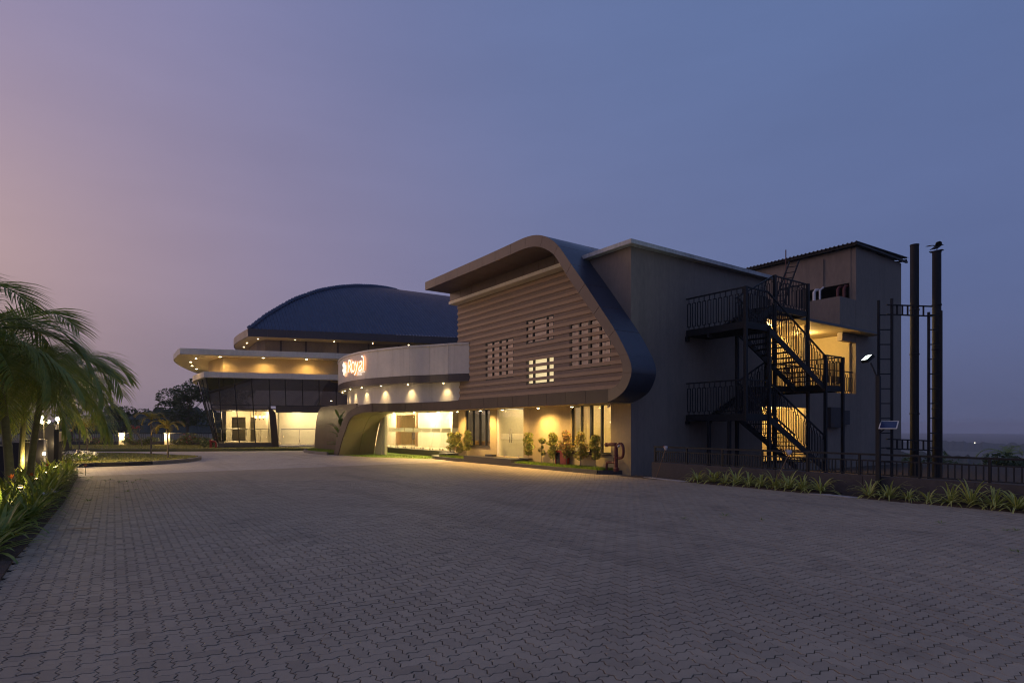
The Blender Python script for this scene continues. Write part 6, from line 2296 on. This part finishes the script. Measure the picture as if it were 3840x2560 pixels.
# ---- far fence with lamp pillars
fp_ = [(-56, -26), (-52.5, -19.5), (-48.2, -13.4), (-45.85, -10.15), (-43.6, -7.0), (-42.0, -4.6)]
fn = thing('boundary_fence', 'long dark railing fence on a low wall behind the far lawn', 'fence', (-48, -13, 0))
for (a_, b_) in zip(fp_, fp_[1:]):
    a3, b3 = Vector((*a_, .12)), Vector((*b_, .12))
    m_ = MB(); m_.bar(a3 + Vector((0, 0, .12)), b3 + Vector((0, 0, .12)), .15, .34); m_.build('base_wall', M['compound'], fn)
    m_ = MB(); m_.bar(a3 + Vector((0, 0, 1.02)), b3 + Vector((0, 0, 1.02)), .05, .05); m_.build('top_rail', M['steel'], fn)
    m_ = MB(); m_.bar(a3 + Vector((0, 0, .36)), b3 + Vector((0, 0, .36)), .03, .03); m_.build('low_rail', M['steel'], fn)
    n = int((b3 - a3).length / .16)
    fb = None
    for k in range(1, n):
        p = a3.lerp(b3, k / n)
        if fb is None:
            m_ = MB(); m_.box(-.012, .012, -.012, .012, .37, 1.0); fb = m_.build('fence_bar', M['steel'], fn); fb.location = p
        else:
            o = bpy.data.objects.new('fence_bar', fb.data); o.location = p; link(o, fn)
for k, (x, y, lab) in enumerate(((-48.17, -13.44, 'stone fence pillar with lamp left of the frangipani'), (-45.84, -10.16, 'stone fence pillar with lamp behind the young palms'), (-52.3, -19.3, 'stone fence pillar hidden behind the palm fronds'))):
    pl2 = thing('fence_pillar', lab, 'pillar', (x, y, .1), 'lamp pillars on the far fence')
    m_ = MB(); m_.box(x - .2, x + .2, y - .2, y + .2, .1, 1.12); m_.build('pillar', M['white'], pl2)
    m_ = MB(); m_.box(x - .26, x + .26, y - .26, y + .26, 1.122, 1.2); m_.build('cap', M['concrete'], pl2)
    m_ = MB(); m_.box(x - .06, x + .06, y - .06, y + .06, 1.2, 1.34); m_.box(x - .12, x + .12, y - .12, y + .12, 1.342, 1.40); m_.build('lantern', M['steel'], pl2)
    lx, ly = x + .27, y - .02
    m_ = MB(); m_.lathe([(.03, -.08), (.06, -.04), (.06, .05), (.02, .08)], (lx, ly, .98), 10); q = m_.build('lamp_bulb', M['lampwhite'], pl2)
    lamp_light('pillar_light', (lx + .12, ly, .98), 9, WARM2, q, size=.06)

# hydrant and bush by the pavilion
hx, hy_ = -35.1, -8.1
h2 = thing('fire_hydrant', 'small red fire hydrant at the left foot of the glass pavilion', 'hydrant', (hx, hy_, .12))
m_ = MB(); m_.lathe([(.11, 0), (.11, .05), (.08, .06), (.08, .48), (.12, .50), (.12, .56), (.05, .62)], (hx - .1, hy_ - .12, .12), 12); m_.build('riser', M['red'], h2, smooth=40)
m_ = MB(); m_.tube(catmull([(hx - .1, hy_ - .12, .56), (hx, hy_ + .08, .6), (hx + .05, hy_ + .2, .5), (hx + .06, hy_ + .22, .12)], 4), .07, 10); m_.build('loop_pipe', M['red'], h2, smooth=40)


def bush(name, loc, rx, ry, rz, n, size, lab, seed, matb='bush', tp=.0, group='bushes along the far fence'):
    r_ = random.Random(seed)
    b_ = thing(name, lab, 'bush', loc, group)
    m_ = MB()
    for k in range(5):
        m_.tube([loc, (loc[0] + r_.uniform(-.5, .5) * rx, loc[1] + r_.uniform(-.5, .5) * ry, loc[2] + rz * 1.1)], [.02, .008], 5)
    m_.build('stems', M['barkgrey'], b_)
    m_ = MB(); m_.attr = []
    bl = [(loc[0] + r_.uniform(-.6, .6) * rx, loc[1] + r_.uniform(-.6, .6) * ry, loc[2] + rz * r_.uniform(.35, 1.3), rx * r_.uniform(.35, .6), ry * r_.uniform(.35, .6), rz * r_.uniform(.3, .55)) for _ in range(7)]
    leaf_cloud(m_, bl, n, size, r_, .5, lambda p, q: 1.0 if q.random() < tp else 0.0)
    m_.build('foliage', M[matb], b_)


bush('bush', (-36.2, -8.5, .12), .8, .8, .45, 700, .06, 'dark round bush beside the small red hydrant', 1, 'tree')
bush('bush', (-43.2, -8.2, .12), 1.1, 1.4, .62, 800, .09, 'bougainvillea bush with pink blooms right of the second pillar', 2, tp=.10)
bush('bush', (-41.2, -6.6, .12), 1.0, 1.3, .75, 800, .09, 'leafy yellow-green bush nearest the glass pavilion', 3)
bush('bush', (-45.2, -11.6, .12), .8, 1.0, .42, 500, .08, 'low bush between the frangipani and the second pillar', 4)
bush('bush', (-46.6, -12.6, .12), .9, 1.0, .40, 500, .08, 'low bush just right of the first lamp pillar', 5, tp=.05)
bush('bush', (-49.0, -15.2, .12), 1.0, 1.2, .45, 500, .08, 'flowering bush left of the first lamp pillar', 6, tp=.12)
bush('bush', (-51.0, -17.6, .12), 1.0, 1.2, .45, 500, .08, 'bush at the far left of the fence behind the slim palms', 7, tp=.08)
bush('bush', (-44.4, -9.5, .12), .6, .8, .35, 400, .07, 'small bush at the foot of the second lamp pillar', 8)

# ---- trees beyond
def big_tree(loc, h, rad, n, size, lab, seed, group, matb='tree'):
    r_ = random.Random(seed)
    t_ = thing('tree', lab, 'tree', loc, group)
    x, y, z = loc
    m_ = MB(); m_.tube([(x, y, z - .3), (x + .1, y, z + h * .3), (x, y + .1, z + h * .6)], [.05 * h * .5, .04 * h * .5, .02 * h * .5], 8)
    bl = []
    for k in range(16):
        a_ = r_.uniform(0, 6.28); q = r_.uniform(.1, .8) * rad
        bz = z + h * r_.uniform(.35, .92)
        b_ = (x + math.cos(a_) * q, y + math.sin(a_) * q, bz, rad * r_.uniform(.22, .42), rad * r_.uniform(.22, .42), h * r_.uniform(.07, .15))
        bl.append(b_)
        m_.tube([(x, y, z + h * .35), ((x + b_[0]) / 2, (y + b_[1]) / 2, (z + h * .4 + bz) / 2), b_[:3]], [.05, .035, .015], 5)
    m_.build('trunk', M['barkgrey'], t_)
    m_ = MB(); leaf_cloud(m_, bl, n, size, r_, .55); m_.build('crown', M[matb], t_)
    return t_


big_tree((-64.5, -6.4, -.3), 7.6, 4.0, 5600, .17, 'large dark tree left of the glass pavilion', 1, 'trees beyond the fence')
big_tree((-60, -2.6, -.3), 7.2, 3.4, 3200, .17, 'dark tree half hidden behind the glass pavilion', 2, 'trees beyond the fence')
big_tree((-70, -12.5, -.3), 4.6, 3.0, 2600, .17, 'low dark tree behind the second lamp pillar', 3, 'trees beyond the fence')
big_tree((-74, -17.5, -.3), 4.4, 3.2, 2600, .17, 'low dark tree behind the frangipani', 4, 'trees beyond the fence')
big_tree((-78, -24, -.3), 4.4, 3.4, 2400, .17, 'low dark tree behind the first lamp pillar', 5, 'trees beyond the fence')
big_tree((-80, -31, -.3), 5.0, 3.6, 2400, .17, 'dark tree seen between the drooping palm fronds', 6, 'trees beyond the fence')
for k, (x, y, h, rad, lab) in enumerate(((-3.6, 36.0, 5.2, 2.0, 'leafy tree rising behind the flue stacks'), (-2.2, 38.5, 4.2, 2.2, 'tree below the railing right of the flue stacks'), (-.6, 40.2, 4.5, 1.6, 'small tree farther right below the railing'), (2.2, 38.6, 3.3, 2.2, 'bushy tree near the right edge below the railing'), (4.6, 34.5, 3.4, 2.0, 'dark tree at the right edge behind the railing'), (-5.0, 33, 4.6, 2.0, 'dark tree close behind the tower corner'), (1.0, 30.5, 2.9, 2.2, 'low tree just behind the railing near the right'), (3.6, 27.6, 2.5, 2.0, 'lowest dark tree behind the railing at the right'))):
    z = terrain(x, y)
    big_tree((x, y, z), h + (-4.6 - z if z > -4.6 else 0) * 0, rad, 1700, .13, lab, 20 + k, 'trees on the slope behind the wall')
# palm crown on the slope
palm('slope_palm', (-.9, 43.5, terrain(-.9, 43.5)), 4.7, .12, .09, [frond_mesh(2.2, 34, .6, .7, 2.0, .3, 400, .02)], ydirs(77, 11), 'palm on the slope showing its crown above the railing', 'trees on the slope behind the wall', M['bark'])

# far wooded ridges in the haze
def ridge(name, dist, z_of, az0_, az1_, seed, zb, step=.004, tree=1.2):
    r_ = random.Random(seed)
    m_ = MB(); lo, hi, bk = [], [], []
    a_ = az0_
    ph = [r_.uniform(0, 6) for _ in range(5)]
    while a_ < az1_:
        dx = VD.x * math.cos(a_) + .5787 * math.sin(a_); dy = VD.y * math.cos(a_) + .8155 * math.sin(a_)
        z = z_of(a_) + tree * (math.sin(a_ * 260 + ph[0]) * .35 + math.sin(a_ * 610 + ph[1]) * .3 + r_.uniform(-.4, .6)) + dist * .003 * math.sin(a_ * 30 + ph[2])
        for lst, dd, zz in ((lo, dist, zb), (hi, dist * 1.04, z), (bk, dist * 1.3, zb)):
            lst.append((CAMX + dx * dd, CAMY + dy * dd, zz))
        a_ += step
    m_.grid([lo, hi, bk])
    tag(m_.build(name, M['ridge']), kind='structure')


M['ridge'] = mat('wooded_hillside', (.035, .045, .025), .95, var=.5, vscale=.15)
ridge('hills', 420, lambda a_: -13.5 + 2.5 * math.sin(a_ * 14 + 2.0), -.1, 1.3, 3, -36, .0035, 1.6)
ridge('hills_far', 1100, lambda a_: -25 + 6 * math.sin(a_ * 9 + 1), -.1, 1.3, 4, -40, .004, 2.5)
ridge('hills_west', 210, lambda a_: 5.2 + 2.2 * math.sin(a_ * 23 + .6), -1.15, -.30, 5, -1.5, .004, .9)
# a lone lamp far out in the valley
fl_ = thing('valley_light', 'tiny white light far out in the hazy valley', 'lamp', (0, 0, 0), local=True)
q = at_px(3655, 800, 1.7 - 60 / 2220 * 800)
fl_.location = q
m_ = MB(); m_.lathe([(.1, -.5), (.45, -.2), (.5, .2), (.1, .5)], (0, 0, 0), 8); m_.build('bulb', M['lampwhite'], fl_)
m_ = MB(); m_.tube([(0, 0, -8), (0, 0, -.4)], .1, 6); m_.build('post', M['steel'], fl_)

# ---- weeds and litter on the paving
wd = [(-9.37, -15.59), (-8.31, -15.7), (-8.23, -15.08), (-7.67, -15.21), (-6.82, -14.88), (-7.06, -14.7), (-6.59, -14.56), (-7.51, -14.44), (-7.64, -14.32), (-7.03, -14.19), (-4.19, -14.59), (-3.8, -14.25), (-2.3, -15.07), (-1.81, -15.64), (-3.74, -14.81), (12.01, -5.31), (12.1, -5.36), (7.6, -6.68), (7.88, -5.83), (8.52, -5.64), (11.26, -3.57), (11.46, -3.44), (11.56, -3.3), (10.55, -3.45)]
tf = [strap_plant(600 + k, 9, .085, .008, up=(.1, 1.2), segs=3).build('weed_tuft', M['lily']) for k in range(3)]
for k, (x, y) in enumerate(wd):
    o = tf[k] if k < 3 else bpy.data.objects.new('weed_tuft', tf[k % 3].data)
    if k >= 3: col.objects.link(o)
    s_ = rng.uniform(.7, 1.5)
    o.location = (x, y, -.006); o.scale = (s_, s_, s_); o.rotation_euler = (0, 0, rng.uniform(0, 6))
    far_ = x < 3
    k2 = sorted([q_ for q_ in wd if (q_[0] < 3) == far_], key=lambda q_: math.hypot(q_[0] - CAMX, q_[1] - CAMY)).index((x, y))
    tag(o, f'tiny weed tuft on the paving, {nth(k2)} to the viewer {"near the lily bed" if far_ else "on the right of the yard"}', 'weed', 'weeds on the left of the yard' if far_ else 'weeds on the right of the yard')
M['dry'] = mat('dry_leaf', (.26, .15, .06), .8)
for k, (x, y, L, lab) in enumerate(((2.55, -16.05, .55, 'long dry yellow leaf lying across the bed edge'), (-5.4, -15.6, .6, 'dry stalk lying on the paving beside the lily bed'), (9.9, -14.05, .06, 'single small brown leaf on the near paving'), (-9.5, -15.5, .25, 'dark dry leaf lying near the pale drive'))):
    m_ = MB(); n = 5; rows = []
    for q_ in range(n):
        t_ = q_ / (n - 1); w = L * .06 * math.sin(math.pi * (t_ * .9 + .05)) + .003
        rows.append([(x - L / 2 * .3 + t_ * L * .3 + w, y + t_ * L - w * .3, .012 + .02 * math.sin(t_ * 3)), (x - L / 2 * .3 + t_ * L * .3 - w, y + t_ * L + w * .3, .01 + .02 * math.sin(t_ * 3))])
    m_.grid(rows); o = m_.build('fallen_leaf', M['dry'])
    md = o.modifiers.new('thickness', 'SOLIDIFY'); md.thickness = .002
    tag(o, lab, 'leaf')

# ---- evening haze over the valley
hz = MB(); hz.box(-3600, 3600, -3600, 3600, -48, 18)
hm = bpy.data.materials.new('evening_haze'); hm.use_nodes = True
ht = hm.node_tree; ht.nodes.clear()
ho = ht.nodes.new('ShaderNodeOutputMaterial'); hv_ = ht.nodes.new('ShaderNodeVolumePrincipled')
hv_.inputs['Color'].default_value = (.80, .84, .95, 1); hv_.inputs['Density'].default_value = .0004; hv_.inputs['Anisotropy'].default_value = .0
ht.links.new(hv_.outputs[0], ho.inputs['Volume'])
tag(hz.build('haze', hm), kind='stuff')

for o in bpy.data.objects:
    if '_base' in o:
        del o['_base']
